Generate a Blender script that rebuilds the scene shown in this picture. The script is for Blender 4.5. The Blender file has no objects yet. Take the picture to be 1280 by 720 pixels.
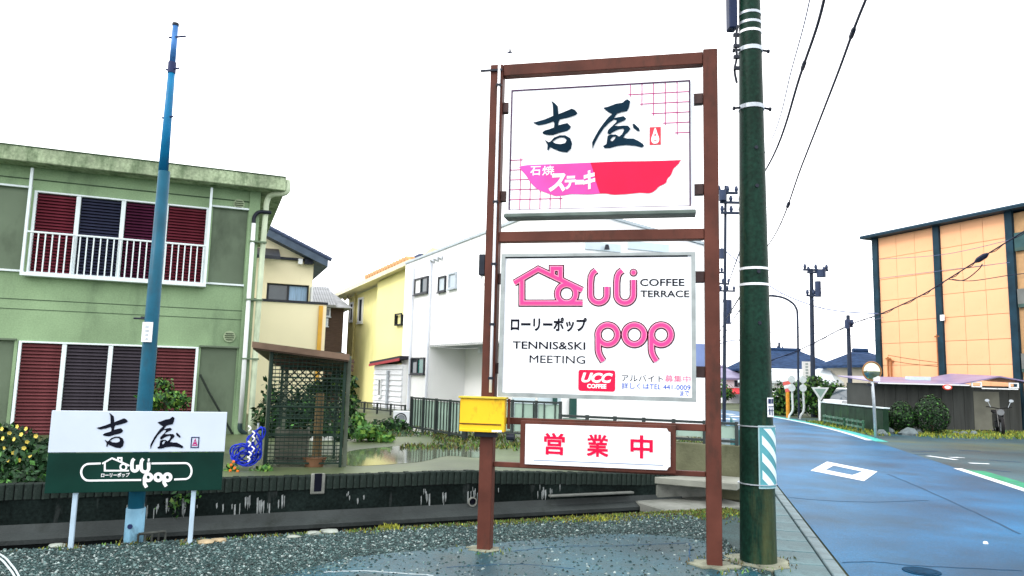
import bpy, bmesh, math, random
from math import sin, cos, pi, radians as rad
from mathutils import Vector, Matrix
from mathutils.geometry import tessellate_polygon
random.seed(7)
sc = bpy.context.scene
col = sc.collection
# ---------------------------------------------------------------- camera
EYE = 1.55; FPX = 924.0; PITCH = 7.0; ROLL = 1.4
cam = bpy.data.objects.new('camera', bpy.data.cameras.new('camera')); col.objects.link(cam)
cam.data.sensor_width = 36.0; cam.data.lens = FPX / 1280 * 36.0
cam.data.clip_start = 0.1; cam.data.clip_end = 6000
CR = Matrix.Rotation(rad(90 + PITCH), 3, 'X') @ Matrix.Rotation(rad(ROLL), 3, 'Z')
cam.matrix_world = Matrix.Translation((0, 0, EYE)) @ CR.to_4x4()
sc.camera = cam
# ---------------------------------------------------------------- sky, sun, exposure
SUN_EL, SUN_AZ = 40, 236          # azimuth measured clockwise from +Y (behind the camera, to the left)
w = bpy.data.worlds.new('World'); sc.world = w; w.use_nodes = True
nt = w.node_tree; nt.nodes.clear()
sky = nt.nodes.new('ShaderNodeTexSky'); sky.sky_type = 'NISHITA'; sky.sun_disc = False
sky.sun_elevation = rad(SUN_EL); sky.sun_rotation = rad(SUN_AZ); sky.dust_density = 4
hs = nt.nodes.new('ShaderNodeHueSaturation'); hs.inputs['Saturation'].default_value = 0.25
mx = nt.nodes.new('ShaderNodeMix'); mx.data_type = 'RGBA'; mx.inputs[0].default_value = 0.9
mx.inputs[7].default_value = (24.0, 24.1, 24.5, 1)      # the white overcast deck
bg = nt.nodes.new('ShaderNodeBackground'); bg.inputs[1].default_value = 0.1
wo = nt.nodes.new('ShaderNodeOutputWorld')
nt.links.new(sky.outputs[0], hs.inputs['Color']); nt.links.new(hs.outputs[0], mx.inputs[6])
nt.links.new(mx.outputs[2], bg.inputs[0]); nt.links.new(bg.outputs[0], wo.inputs[0])
sl = bpy.data.lights.new('sun', 'SUN'); sl.energy = 1.5; sl.angle = rad(16); sl.color = (1, .96, .9)
so = bpy.data.objects.new('sun', sl); col.objects.link(so)
sd = Vector((sin(rad(SUN_AZ)) * cos(rad(SUN_EL)), cos(rad(SUN_AZ)) * cos(rad(SUN_EL)), sin(rad(SUN_EL))))
so.rotation_euler = sd.to_track_quat('Z', 'Y').to_euler(); so.location = (0, 0, 30)
sc.view_settings.view_transform = 'Standard'; sc.view_settings.look = 'None'
sc.view_settings.exposure = 0.22; sc.view_settings.gamma = 1.0
sc.cycles.max_bounces = 6; sc.cycles.diffuse_bounces = 3

# ---------------------------------------------------------------- survey helpers: sight lines onto planes
def ray(px, py): return CR @ Vector(((px - 640) / FPX, -(py - 360) / FPX, -1.0))
def gz(px, py, z=0.0):
    d = ray(px, py); t = (z - EYE) / d.z; return Vector((t * d.x, t * d.y, z))
def gy(px, py, Y):
    d = ray(px, py); t = Y / d.y; return Vector((t * d.x, Y, EYE + t * d.z))
class Plane:
    """vertical plane: u runs right along yaw (degrees right of +Y), local y runs away from the viewer"""
    def __init__(s, o, yaw):
        s.o = Vector((o[0], o[1], 0)); s.yaw = yaw; a = rad(yaw)
        s.u = Vector((sin(a), cos(a), 0)); s.v = Vector((-cos(a), sin(a), 0))
    def uz(s, px, py, y=0.0):
        d = ray(px, py); p0 = s.o + s.v * y
        t = s.v.dot(p0) / s.v.dot(Vector((d.x, d.y, 0))); P = Vector((0, 0, EYE)) + d * t
        return ((P - s.o).dot(s.u), P.z)
    def pts(s, L, y=0.0): return [s.uz(p[0], p[1], y) for p in L]
    def loc(s, P): q = Vector((P[0], P[1], 0)) - s.o; return (q.dot(s.u), q.dot(s.v))
    def w(s, u, y, z): q = s.o + s.u * u + s.v * y; return Vector((q.x, q.y, z))

# ---------------------------------------------------------------- materials
MATS = {}
def lin(c): c /= 255.0; return c / 12.92 if c <= .04045 else ((c + .055) / 1.055) ** 2.4
def rgb(r, g, b, k=1.0): return tuple(min(.92, lin(x) / k) for x in (r, g, b))
def M(name, c, rough=.6, var=.12, scale=6.0, bump=.0, metal=0.0, spec=.14, dirt=None, stretch=None, detail=6, island=0.0, bscale=None, fine=None):
    """procedural surface: base colour broken up by noise, optional dirt (colour, amount 0..1, scale, vertical stretch)"""
    if name in MATS: return MATS[name]
    m = bpy.data.materials.new(name); m.use_nodes = True; n = m.node_tree; L = n.links
    b = n.nodes['Principled BSDF']; b.inputs['Roughness'].default_value = rough
    b.inputs['Metallic'].default_value = metal; b.inputs['Specular IOR Level'].default_value = spec
    tc = n.nodes.new('ShaderNodeTexCoord')
    mp = n.nodes.new('ShaderNodeMapping'); L.new(tc.outputs['Object'], mp.inputs[0])
    if stretch: mp.inputs['Scale'].default_value = stretch
    ns = n.nodes.new('ShaderNodeTexNoise'); ns.inputs['Scale'].default_value = scale; ns.inputs['Detail'].default_value = detail
    L.new(mp.outputs[0], ns.inputs['Vector'])
    rp = n.nodes.new('ShaderNodeValToRGB'); rp.color_ramp.elements[0].position = .3; rp.color_ramp.elements[1].position = .7
    rp.color_ramp.elements[0].color = (*[x * (1 - var) for x in c], 1); rp.color_ramp.elements[1].color = (*[min(.95, x * (1 + var)) for x in c], 1)
    L.new(ns.outputs[0], rp.inputs[0]); out = rp.outputs[0]
    if island:
        g = n.nodes.new('ShaderNodeNewGeometry'); h = n.nodes.new('ShaderNodeHueSaturation')
        mr = n.nodes.new('ShaderNodeMapRange'); mr.inputs[3].default_value = 1 - island; mr.inputs[4].default_value = 1 + island
        L.new(g.outputs['Random Per Island'], mr.inputs[0]); L.new(mr.outputs[0], h.inputs['Value']); L.new(out, h.inputs['Color']); out = h.outputs[0]
    if fine:
        nf = n.nodes.new('ShaderNodeTexNoise'); nf.inputs['Scale'].default_value = fine[0]; nf.inputs['Detail'].default_value = 3
        L.new(tc.outputs['Object'], nf.inputs['Vector']); mf = n.nodes.new('ShaderNodeMapRange'); mf.inputs[1].default_value = .3; mf.inputs[2].default_value = .7
        mf.inputs[3].default_value = 1 - fine[1]; mf.inputs[4].default_value = 1 + fine[1]; L.new(nf.outputs[0], mf.inputs[0])
        hf = n.nodes.new('ShaderNodeHueSaturation'); L.new(mf.outputs[0], hf.inputs['Value']); L.new(out, hf.inputs['Color']); out = hf.outputs[0]
    if dirt:
        dc, amt, dsc, st = dirt
        m2 = n.nodes.new('ShaderNodeMapping'); m2.inputs['Scale'].default_value = (1, 1, st); L.new(tc.outputs['Object'], m2.inputs[0])
        n2 = n.nodes.new('ShaderNodeTexNoise'); n2.inputs['Scale'].default_value = dsc; n2.inputs['Detail'].default_value = 8; n2.inputs['Roughness'].default_value = .65
        L.new(m2.outputs[0], n2.inputs['Vector'])
        r2 = n.nodes.new('ShaderNodeValToRGB'); r2.color_ramp.elements[0].position = .62 - .25 * amt; r2.color_ramp.elements[1].position = .80 - .15 * amt
        L.new(n2.outputs[0], r2.inputs[0])
        x = n.nodes.new('ShaderNodeMix'); x.data_type = 'RGBA'; L.new(r2.outputs[0], x.inputs[0]); L.new(out, x.inputs[6]); x.inputs[7].default_value = (*dc, 1); out = x.outputs[2]
    L.new(out, b.inputs['Base Color'])
    if bump:
        bn = n.nodes.new('ShaderNodeBump'); bn.inputs['Strength'].default_value = bump; bn.inputs['Distance'].default_value = .02
        if bscale:
            n3 = n.nodes.new('ShaderNodeTexNoise'); n3.inputs['Scale'].default_value = bscale; n3.inputs['Detail'].default_value = 4
            L.new(tc.outputs['Object'], n3.inputs['Vector']); L.new(n3.outputs[0], bn.inputs['Height'])
        else: L.new(ns.outputs[0], bn.inputs['Height'])
        L.new(bn.outputs[0], b.inputs['Normal'])
    MATS[name] = m; return m

KV, KH = 1.25, 2.1     # how bright a white wall / a white floor renders under this sky
BROWN = M('brown_paint', rgb(98, 56, 46, 1.35), .5, .28, 3, dirt=((.045, .022, .016), .38, 7, .4), bump=.05, bscale=40)
WHITE = M('sign_white', (.84, .85, .88), .3, .02, 2, dirt=((.72, .75, .78), .15, 4, .3))
ALU = M('aluminium', (.62, .66, .68), .35, .12, 8, metal=.6)
INK = M('brush_ink', (.006, .020, .036), .6, .35, 4, spec=.02)
INKB = M('black_print', (.008, .009, .016), .6, .1, 5, spec=.02)
MAG = M('magenta_print', rgb(190, 25, 120, 1.25), .4, .08, 9)
PINKL = M('pale_pink_print', rgb(255, 160, 195, 1.25), .4, .05, 9)
PINKH = M('hot_pink_print', rgb(255, 75, 150, 1.25), .4, .10, 3)
REDP = M('red_print', rgb(245, 25, 75, 1.25), .4, .08, 5)
REDB = M('dark_red_print', (.035, .003, .010), .6, .1, 5, spec=.02)
BOWLP = M('bowl_pink_print', rgb(250, 85, 180, 1.25), .4, .18, 3.5)
WPRINT = M('white_print', (.86, .86, .88), .4, .02, 5)
BLUEP = M('blue_print', rgb(20, 80, 200, 1.3), .4, .1, 5)
NAVY = M('navy_print', (.02, .03, .09), .4, .1, 5)
CONC = M('concrete', (.20, .21, .19), .8, .3, 5, bump=.3, bscale=60, dirt=((.05, .06, .045), .5, 2.5, 1))
DARKM = M('dark_metal', (.020, .024, .034), .45, .2, 10, metal=.2)
STEEL = M('galvanised_steel', (.42, .46, .50), .4, .15, 14, metal=.5)

# ---------------------------------------------------------------- mesh builder
class MB:
    def __init__(s): s.v = []; s.f = []; s.m = []
    def add(s, vs, fs, mi=0):
        o = len(s.v); s.v += [tuple(x) for x in vs]; s.f += [tuple(i + o for i in f) for f in fs]; s.m += [mi] * len(fs); return s
    def box(s, x0, x1, y0, y1, z0, z1, mi=0):
        vs = [(x, y, z) for z in (z0, z1) for y in (y0, y1) for x in (x0, x1)]
        return s.add(vs, [(0, 2, 3, 1), (4, 5, 7, 6), (0, 1, 5, 4), (2, 6, 7, 3), (0, 4, 6, 2), (1, 3, 7, 5)], mi)
    def obox(s, c, ax, ay, az, mi=0):      # oriented box: centre and three half-axis vectors
        c, ax, ay, az = map(Vector, (c, ax, ay, az))
        vs = [c + ax * i + ay * j + az * k for k in (-1, 1) for j in (-1, 1) for i in (-1, 1)]
        return s.add(vs, [(0, 2, 3, 1), (4, 5, 7, 6), (0, 1, 5, 4), (2, 6, 7, 3), (0, 4, 6, 2), (1, 3, 7, 5)], mi)
    def tube(s, pts, r, n=8, cap=True, mi=0):
        pts = [Vector(p) for p in pts]; rs = r if isinstance(r, (list, tuple)) else [r] * len(pts)
        rings = []; prev = None
        for i, p in enumerate(pts):
            t = (pts[min(i + 1, len(pts) - 1)] - pts[max(i - 1, 0)]).normalized()
            if prev is None:
                a = t.cross(Vector((0, 0, 1)) if abs(t.z) < .95 else Vector((1, 0, 0))).normalized()
            else: a = (prev - t * prev.dot(t)).normalized()
            b = t.cross(a); prev = a
            rings.append([p + (a * cos(2 * pi * k / n) + b * sin(2 * pi * k / n)) * rs[i] for k in range(n)])
        vs = [q for R in rings for q in R]; fs = []
        for i in range(len(pts) - 1):
            for k in range(n): fs.append((i * n + k, i * n + (k + 1) % n, (i + 1) * n + (k + 1) % n, (i + 1) * n + k))
        if cap: fs.append(tuple(range(n))[::-1]); fs.append(tuple((len(pts) - 1) * n + k for k in range(n)))
        return s.add(vs, fs, mi)
    def cyl(s, p0, p1, r, n=12, mi=0): return s.tube([p0, p1], r, n, True, mi)
    def prism(s, loops, y0, y1, mi=0, plane='xz'):
        """extrude a 2-D outline (first loop) with holes (others) from y0 to y1"""
        if not isinstance(loops[0][0], (tuple, list)): loops = [loops]
        tri = tessellate_polygon([[Vector((a, b, 0)) for a, b in l] for l in loops])
        flat = [p for l in loops for p in l]; n = len(flat)
        q = (lambda a, b, y: (a, y, b)) if plane == 'xz' else ((lambda a, b, y: (a, b, y)) if plane == 'xy' else (lambda a, b, y: (y, a, b)))
        vs = [q(a, b, y0) for a, b in flat] + [q(a, b, y1) for a, b in flat]
        fs = []
        for t in tri:
            fs.append(tuple(t)); fs.append(tuple(i + n for i in t)[::-1])
        o = 0
        for l in loops:
            k = len(l)
            for i in range(k): fs.append((o + i, o + (i + 1) % k, n + o + (i + 1) % k, n + o + i))
            o += k
        return s.add(vs, fs, mi)
    def ribbon(s, path, wd, y0, y1, closed=False, mi=0):
        """constant-width band along a 2-D path, mitred, extruded from y0 to y1"""
        P = [Vector((a, b)) for a, b in path]; n = len(P); A = []; B = []
        for i in range(n):
            if closed: d0 = (P[i] - P[i - 1]).normalized(); d1 = (P[(i + 1) % n] - P[i]).normalized()
            else:
                d0 = (P[i] - P[max(i - 1, 0)]); d1 = (P[min(i + 1, n - 1)] - P[i])
                if d0.length < 1e-9: d0 = d1
                if d1.length < 1e-9: d1 = d0
                d0.normalize(); d1.normalize()
            t = (d0 + d1).normalized(); nm = Vector((-t.y, t.x)); k = max(.5, abs(nm.dot(Vector((-d0.y, d0.x)))))
            A.append(P[i] + nm * wd / 2 / k); B.append(P[i] - nm * wd / 2 / k)
        vs = []
        for i in range(n): vs += [(A[i].x, y0, A[i].y), (B[i].x, y0, B[i].y), (A[i].x, y1, A[i].y), (B[i].x, y1, B[i].y)]
        fs = []
        for i in range(n if closed else n - 1):
            a = i * 4; b = ((i + 1) % n) * 4
            fs += [(a, b, b + 1, a + 1), (a + 2, a + 3, b + 3, b + 2), (a, a + 2, b + 2, b), (a + 1, b + 1, b + 3, a + 3)]
        if not closed: fs += [(0, 1, 3, 2), (4 * n - 4, 4 * n - 2, 4 * n - 1, 4 * n - 3)]
        return s.add(vs, fs, mi)
    def mesh(s, name, mats, bev=0, smooth=False, weld=False):
        me = bpy.data.meshes.new(name); me.from_pydata(s.v, [], s.f)
        for m in (mats if isinstance(mats, (list, tuple)) else [mats]): me.materials.append(m)
        if any(s.m): me.polygons.foreach_set('material_index', s.m)
        bm = bmesh.new(); bm.from_mesh(me)
        bmesh.ops.recalc_face_normals(bm, faces=bm.faces)
        if bev: bmesh.ops.bevel(bm, geom=bm.edges[:], offset=bev, segments=1, affect='EDGES', clamp_overlap=True)
        bm.to_mesh(me); bm.free()
        if smooth:
            me.polygons.foreach_set('use_smooth', [True] * len(me.polygons))
        me.update(); return me

def link(name, me, parent=None, loc=None, rot=None):
    o = bpy.data.objects.new(name, me); col.objects.link(o)
    if parent: o.parent = parent
    if loc is not None: o.location = loc
    if rot is not None: o.rotation_euler = rot
    return o
def part(name, mb, mats, parent, bev=0, smooth=False, label=None, kind=None):
    o = link(name, mb.mesh(name, mats, bev, smooth), parent)
    if label: o['label'] = label
    if kind: o['kind'] = kind
    return o
def tag(o, label, cat, group=None):
    o['label'] = label; o['category'] = cat
    if group: o['group'] = group
    return o
def thing(name, label, cat, pl=None, group=None, loc=None, rz=0):
    o = bpy.data.objects.new(name, None); col.objects.link(o); o.empty_display_size = .2
    if pl is not None: o.location = pl.o; o.rotation_euler = (0, 0, rad(90 - pl.yaw))
    if loc is not None: o.location = loc; o.rotation_euler = (0, 0, rz)
    return tag(o, label, cat, group)
def solo(name, mb, mats, label, cat, pl=None, group=None, bev=0, smooth=False, loc=None, rz=0):
    o = link(name, mb.mesh(name, mats, bev, smooth))
    if pl is not None: o.location = pl.o; o.rotation_euler = (0, 0, rad(90 - pl.yaw))
    if loc is not None: o.location = loc; o.rotation_euler = (0, 0, rz)
    return tag(o, label, cat, group)
def struct(name, mb, mats, kind='structure', smooth=False):
    o = link(name, mb.mesh(name, mats, 0, smooth)); o['kind'] = kind; return o
def copy_tree(o, parent=None):
    c = o.copy(); col.objects.link(c)
    if parent: c.parent = parent
    for ch in list(o.children): copy_tree(ch, c)
    return c
def arc(cx, cy, r, a0, a1, n=14, ry=None):
    ry = r if ry is None else ry
    return [(cx + r * cos(rad(a0 + (a1 - a0) * i / n)), cy + ry * sin(rad(a0 + (a1 - a0) * i / n))) for i in range(n + 1)]
def spline(P, n=6):
    """Catmull-Rom through 2-D or 3-D points"""
    P = [Vector(p) for p in P]; out = []
    for i in range(len(P) - 1):
        p0, p1, p2, p3 = P[max(i - 1, 0)], P[i], P[i + 1], P[min(i + 2, len(P) - 1)]
        for k in range(n):
            t = k / n; out.append(.5 * ((2 * p1) + (p2 - p0) * t + (2 * p0 - 5 * p1 + 4 * p2 - p3) * t * t + (3 * p1 - p0 - 3 * p2 + p3) * t ** 3))
    out.append(P[-1]); return [tuple(p) for p in out]
def loopspline(P, n=4):
    P = [Vector(p) for p in P]; m = len(P); out = []
    for i in range(m):
        p0, p1, p2, p3 = P[i - 1], P[i], P[(i + 1) % m], P[(i + 2) % m]
        for k in range(n):
            t = k / n; out.append(tuple(.5 * ((2 * p1) + (p2 - p0) * t + (2 * p0 - 5 * p1 + 4 * p2 - p3) * t * t + (3 * p1 - p0 - 3 * p2 + p3) * t ** 3)))
    return out
def text_mesh(body, box, y0, y1, bold=0.0, shear=0.0):
    """lettering as flat solid mesh scaled to the box (u0, u1, z0, z1), standing between y0 and y1"""
    cu = bpy.data.curves.new('lettering', 'FONT'); cu.body = body; cu.size = 1; cu.offset = bold; cu.shear = shear; cu.resolution_u = 3
    cu.extrude = .5
    ob = bpy.data.objects.new('lettering', cu); col.objects.link(ob)
    bpy.context.view_layer.update()
    me = bpy.data.meshes.new_from_object(ob.evaluated_get(bpy.context.evaluated_depsgraph_get()))
    bpy.data.objects.remove(ob)
    X = [v.co.x for v in me.vertices]; Y = [v.co.y for v in me.vertices]
    x0, x1, ya, yb = min(X), max(X), min(Y), max(Y)
    for v in me.vertices:
        x, y, z = v.co
        v.co = (box[0] + (x - x0) / (x1 - x0) * (box[1] - box[0]), y0 + (.5 - z) * (y1 - y0), box[2] + (y - ya) / (yb - ya) * (box[3] - box[2]))
    me.materials.clear(); return me
def lettering(body, box, y0, y1, mat, parent, name='lettering', bold=0.0, shear=0.0):
    me = text_mesh(body, box, y0, y1, bold, shear); me.name = name; me.materials.append(mat); return link(name, me, parent)
def pbox(P, x0, y0, x1, y1, y=0):
    """a photo rectangle as (u0, u1, z0, z1) on a plane"""
    a = P.uz(x0, y1, y); b = P.uz(x1, y0, y); c = P.uz(x0, y0, y); d = P.uz(x1, y1, y)
    return ((a[0] + c[0]) / 2, (b[0] + d[0]) / 2, (a[1] + d[1]) / 2, (b[1] + c[1]) / 2)

# ================================================================ SETTING
GREEN_PL = Plane((-6.985, 13.0), 68)
WALL_PL = Plane((-2.94, 7.88), 66.5)
ROAD = Plane((2.85, 6.37), 104.1)      # u across the road to the right, y along it
YARD = .42
def rs(y): return -.0069 * max(0, y - 18) ** 2      # the road bends left beyond 18 m
asph = M('wet_asphalt', (.004, .090, .200), .42, .45, .55, bump=.2, bscale=90, spec=.07, fine=(55, .30), dirt=((.006, .045, .085), .55, .35, 1))
lotm = M('lot_ground', (.018, .044, .045), .6, .5, 1.6, fine=(45, .5), bump=.5, bscale=50, spec=.15)
wetm = M('wet_lot_asphalt', (.012, .064, .088), .30, .5, .9, bump=.3, bscale=60, spec=.22, dirt=((.022, .045, .045), .6, 1.4, 1), fine=(40, .4))
soil = M('far_ground', (.07, .085, .05), .9, .4, .4, bump=.3, bscale=8)
yardm = M('yard_ground', (.07, .092, .043), .45, .45, .9, bump=.25, bscale=20, spec=.3, dirt=((.05, .07, .03), .5, 1.2, 1))
pudm = M('puddle_water', (.11, .13, .09), .07, .35, 1.2, spec=.7)
white_paint = M('road_white', (.62, .66, .70), .5, .15, 6, dirt=((.25, .30, .36), .25, 5, 1))
green_paint = M('road_green', (.0, .22, .11), .5, .3, 4, dirt=((.02, .12, .12), .4, 3, 1))
teal_paint = M('road_teal', (.04, .36, .33), .5, .3, 4)

# ground sheet to the horizon, with the ditch cut out of it
D0, D1 = .22, .72       # ditch between ledge front and lot edge (metres in front of the wall)
c1 = WALL_PL.w(-6, -D1, 0); c2 = WALL_PL.w(5.6, -D1, 0); c3 = WALL_PL.w(5.6, 0.05, 0); c4 = WALL_PL.w(-6, 0.05, 0)
m = MB()
outer = [(-2500, -300), (2500, -300), (2500, 4000), (-2500, 4000)]
hole = [(c.x, c.y) for c in (c1, c2, c3, c4)]
tri = tessellate_polygon([[Vector((a, b, 0)) for a, b in outer], [Vector((a, b, 0)) for a, b in hole]])
m.add([(a, b, -.02) for a, b in outer + hole], [tuple(t) for t in tri])
struct('ground', m, soil)
m = MB()          # the ditch: its floor and near side
f = [WALL_PL.w(u, -y, z) for u, y, z in ((-6, D1, -.5), (5.6, D1, -.5), (5.6, -.05, -.5), (-6, -.05, -.5), (-6, D1, 0), (5.6, D1, 0), (5.6, -.05, 0), (-6, -.05, 0))]
m.add(f, [(0, 1, 2, 3), (0, 1, 5, 4), (1, 2, 6, 5), (3, 0, 4, 7), (2, 3, 7, 6)])
struct('drainage_ditch', m, M('ditch_black', (.006, .008, .008), .8, .4, 3, spec=.03))
# gravel lot in front of the ditch, up to the gutter by the road
def road_pt(u, y): return ROAD.w(u + rs(y), y, 0)
m = MB()
N = 24; edge = []
for i in range(N + 1):
    u = -6 + 11.6 * i / N; p = WALL_PL.w(u, -D1 - .03 + .05 * sin(i * 1.7) + .02 * sin(i * 4.1), 0); edge.append((p.x, p.y))
near = [road_pt(-.62, 2.9), road_pt(-.62, -9)]
poly = edge + [(p.x, p.y) for p in near] + [(-9, -4), (-9, 5)]
m.prism(poly, -.3, 0.0, plane='xy')
struct('gravel_lot', m, lotm)
m = MB()
wet = loopspline([(-1.3, 6.55), (-.6, 6.95), (.1, 7.35), (.9, 7.75), (1.7, 7.75), (2.05, 7.3), (2.1, 6.2), (1.9, 4), (-3.0, 4), (-2.4, 5.3), (-1.7, 6.0)], 6)
m.prism(wet, 0, .004, plane='xy'); struct('wet_asphalt_patch', m, wetm)
# road
m = MB(); L = []; Rr = []
ys = [-20, -10, 0, 6, 10, 14, 18] + [18 + 2 * i for i in range(1, 14)] + [50, 60, 80]
vs = []
def rshift(y): return rs(min(y, 44)) + (0 if y <= 44 else -.36 * (y - 44))
for y in ys:
    for u in (0.0, 3.78): vs.append(ROAD.w(u + rshift(y), y, .004))
m.add(vs, [(2 * i, 2 * i + 1, 2 * i + 3, 2 * i + 2) for i in range(len(ys) - 1)])
struct('road', m, asph)
m = MB()          # side lot to the right of the road
vs = []
for y in ys[:14]: 
    for u in (3.77, 30): vs.append(ROAD.w(u + (rshift(y) if u < 5 else 0), y, 0.0))
m.add(vs, [(2 * i, 2 * i + 1, 2 * i + 3, 2 * i + 2) for i in range(13)])
struct('side_lot', m, M('side_lot_asphalt', (.022, .066, .085), .5, .5, .35, bump=.3, bscale=40, dirt=((.075, .095, .045), .5, .22, 1), fine=(40, .35)))
# markings
def flat(name, uy, mat, z=.008):
    m = MB(); m.add([ROAD.w(u, y, z) for u, y in uy], [tuple(range(len(uy)))]); return struct(name, m, mat)
dia = [ROAD.loc(gz(960 + x / 4, 540 + y / 4)) for x, y in ((213, 195), (295, 150), (547, 200), (480, 248))]
dii = [ROAD.loc(gz(960 + x / 4, 540 + y / 4)) for x, y in ((288, 191), (328, 170), (472, 200), (422, 218))]
m = MB(); m.add([ROAD.w(u, y, .009) for u, y in dia + dii], [(0, 1, 5, 4), (1, 2, 6, 5), (2, 3, 7, 6), (3, 0, 4, 7)])
struct('road_marking_diamond', m, white_paint)
flat('road_edge_line', [(3.74, -6), (3.90, -6), (3.86, 9.75), (3.70, 9.75)], white_paint)
flat('green_edge_strip', [(3.90, -6), (4.32, -6), (4.16, 9.4), (3.86, 9.6)], green_paint)
def band(name, u0, u1, ya, yb, mat, n=9, z=.008):
    m = MB(); vs = []
    for i in range(n + 1):
        y = ya + (yb - ya) * i / n
        for u in (u0, u1): vs.append(ROAD.w(u + rshift(y), y, z))
    m.add(vs, [(2 * i, 2 * i + 1, 2 * i + 3, 2 * i + 2) for i in range(n)]); return struct(name, m, mat)
band('far_edge_line', 3.62, 3.80, 17.2, 34, white_paint); band('far_green_strip', 3.80, 4.15, 16.8, 34, teal_paint, z=.007)
for ya, u in ((30.5, 1.5), (33, 1.6), (36, 1.7), (27.5, .45)): band('road_dash', u, u + .7, ya, ya + .9, white_paint, 2)
# repair seams and cracks in the road
crk = M('crack', (.0045, .046, .105), .6, .2, 5)
def crack(name, pts, wd=.025, z=.0065, mat=crk):
    P = spline([(p.x, p.y) for p in pts], 8); P = [(x + random.uniform(-.012, .012), y + random.uniform(-.012, .012)) for x, y in P]
    m = MB(); m.ribbon(P, wd, z, z + .0008); m.v = [(x, zz, y) for x, y, zz in m.v]; return struct(name, m, mat)
crack('road_seam', [gz(x, y) for x, y in ((985, 622), (1030, 626), (1090, 628), (1160, 626))], .02)
crack('road_seam', [gz(x, y) for x, y in ((1052, 704), (1090, 703), (1150, 708), (1275, 714))], .018)
crack('road_seam', [gz(x, y) for x, y in ((1110, 593), (1150, 610), (1200, 632), (1275, 668))], .03)
for a in (((1140, 565), (1172, 564)), ((1200, 563), (1225, 564)), ((1236, 575), (1276, 578)), ((1235, 587), (1262, 590)), ((1138, 568), (1160, 568))):
    crack('lot_crack', [gz(x, y) for x, y in a], .09, .003)
for a in (((1160, 570), (1196, 575)), ((1212, 579), (1236, 580)), ((1188, 572), (1202, 572))):
    crack('lot_mark', [gz(x, y) for x, y in a], .14, .004, white_paint)
crack('lot_crack', [gz(x, y) for x, y in ((560, 710), (650, 706), (720, 712))], .012, .005)
crack('lot_crack', [gz(x, y) for x, y in ((640, 690), (700, 684), (760, 683), (862, 679))], .014, .005)
crack('lot_crack', [gz(x, y) for x, y in ((862, 680), (862, 698))], .012, .005)
crack('lot_marking', [gz(x, y) for x, y in ((405, 716), (450, 714.5), (500, 717), (540, 720))], .022, .005, M('worn_white', (.30, .36, .38), .6, .3, 8))
# gutter of concrete slabs along the road, each its own piece
gut = bpy.data.objects.new('gutter', None); col.objects.link(gut); gut['kind'] = 'structure'
gut.location = ROAD.o; gut.rotation_euler = (0, 0, rad(90 - ROAD.yaw))
m = MB(); m.box(-.60, -.02, -9, 30, -.3, -.012); part('gutter_bed', m, M('joint_dirt', (.012, .03, .035), .9, .3, 6), gut)
slabm = M('gutter_slab', (.055, .105, .115), .5, .35, 2.2, bump=.3, bscale=60, island=.2, dirt=((.02, .045, .05), .4, 4, 1))
mes = MB().box(-.225, .225, -.245, .245, -.06, .006).mesh('slab', slabm, .006)
kme = MB().box(-.055, .055, -.49, .49, -.06, .012).mesh('kerb_stone', M('kerb_concrete', (.10, .15, .165), .5, .3, 5, bump=.3, bscale=50), .008)
for i in range(46):
    link('gutter_slab', mes, gut, (-.37, -4.5 + i * .5, random.uniform(-.003, .003)))
for i in range(24): link('kerb_stone', kme, gut, (-.075, -5 + i * 1.0, random.uniform(-.002, .002)))
# raised yard behind the wall
m = MB()
a = WALL_PL.w(-9, .12, 0); b = WALL_PL.w(3, .12, 0); c = WALL_PL.w(6.0, .12, 0)
p4 = road_pt(-.9, 6.5); p5 = ROAD.w(-.9, 18, 0)
YB = [(a, YARD), (b, YARD), (c, .29), (p4, .29), (p5, .40), (Vector((5, 32, 0)), YARD), (Vector((-5, 40, 0)), YARD), (Vector((-30, 40, 0)), YARD), (Vector((-20, 4, 0)), YARD)]
n = len(YB)
m.add([(p.x, p.y, z) for p, z in YB] + [(p.x, p.y, -.1) for p, z in YB], [(0, 1, 6, 7), (0, 7, 8), (1, 2, 3, 4), (1, 4, 5, 6)] + [(i, (i + 1) % n, n + (i + 1) % n, n + i) for i in range(n)])
struct('yard', m, yardm)
for k, L in enumerate(([(430, 582), (520, 578), (560, 570), (600, 572), (600, 560), (540, 556), (470, 560), (432, 566)], [(440, 548), (520, 545), (590, 540), (560, 533), (470, 536)], [(340, 583), (420, 580), (425, 570), (350, 570)])):
    P = loopspline([(gz(x, y, YARD).x, gz(x, y, YARD).y) for x, y in L], 5)
    m = MB(); m.prism(P, YARD, YARD + .004 + k * .0005, plane='xy'); struct('puddle', m, pudm)

# ================================================================ RETAINING WALL
t = thing('retaining_wall', 'low dark stained concrete wall with ribbed coping between gravel lot and yard', 'wall', WALL_PL)
WU0, WU1 = -6.0, 5.75
def topz(u): return .455 if u < 2.7 else .455 - (u - 2.7) * .040
wallm = M('stained_wall', (.008, .013, .012), .75, .5, 2.2, spec=.03, bump=.35, bscale=30, dirt=((.09, .10, .10), .12, 3.2, .16), fine=(30, .4))
m = MB(); m.prism([(WU0, -.5), (WU1, -.5), (WU1, topz(WU1) - .155), (2.7, .30), (WU0, .30)], 0, .12)
part('wall_face', m, wallm, t)
m = MB(); m.add([(u, y, z) for u in (WU0, WU1) for y, z in ((-.002, .08), (-.035, .015), (-.155, -.035), (-.155, -.075), (-.002, -.075))],
      [(0, 1, 6, 5), (1, 2, 7, 6), (2, 3, 8, 7), (0, 4, 3, 2, 1), (5, 6, 7, 8, 9)])
m2 = MB(); m2.box(WU0, WU1, -.148, -.004, -.5, -.076); part('ditch_side', m2, M('ditch_black', (1, 1, 1)), t)  # near-black colour, so the gap below the ledge reads black
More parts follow.
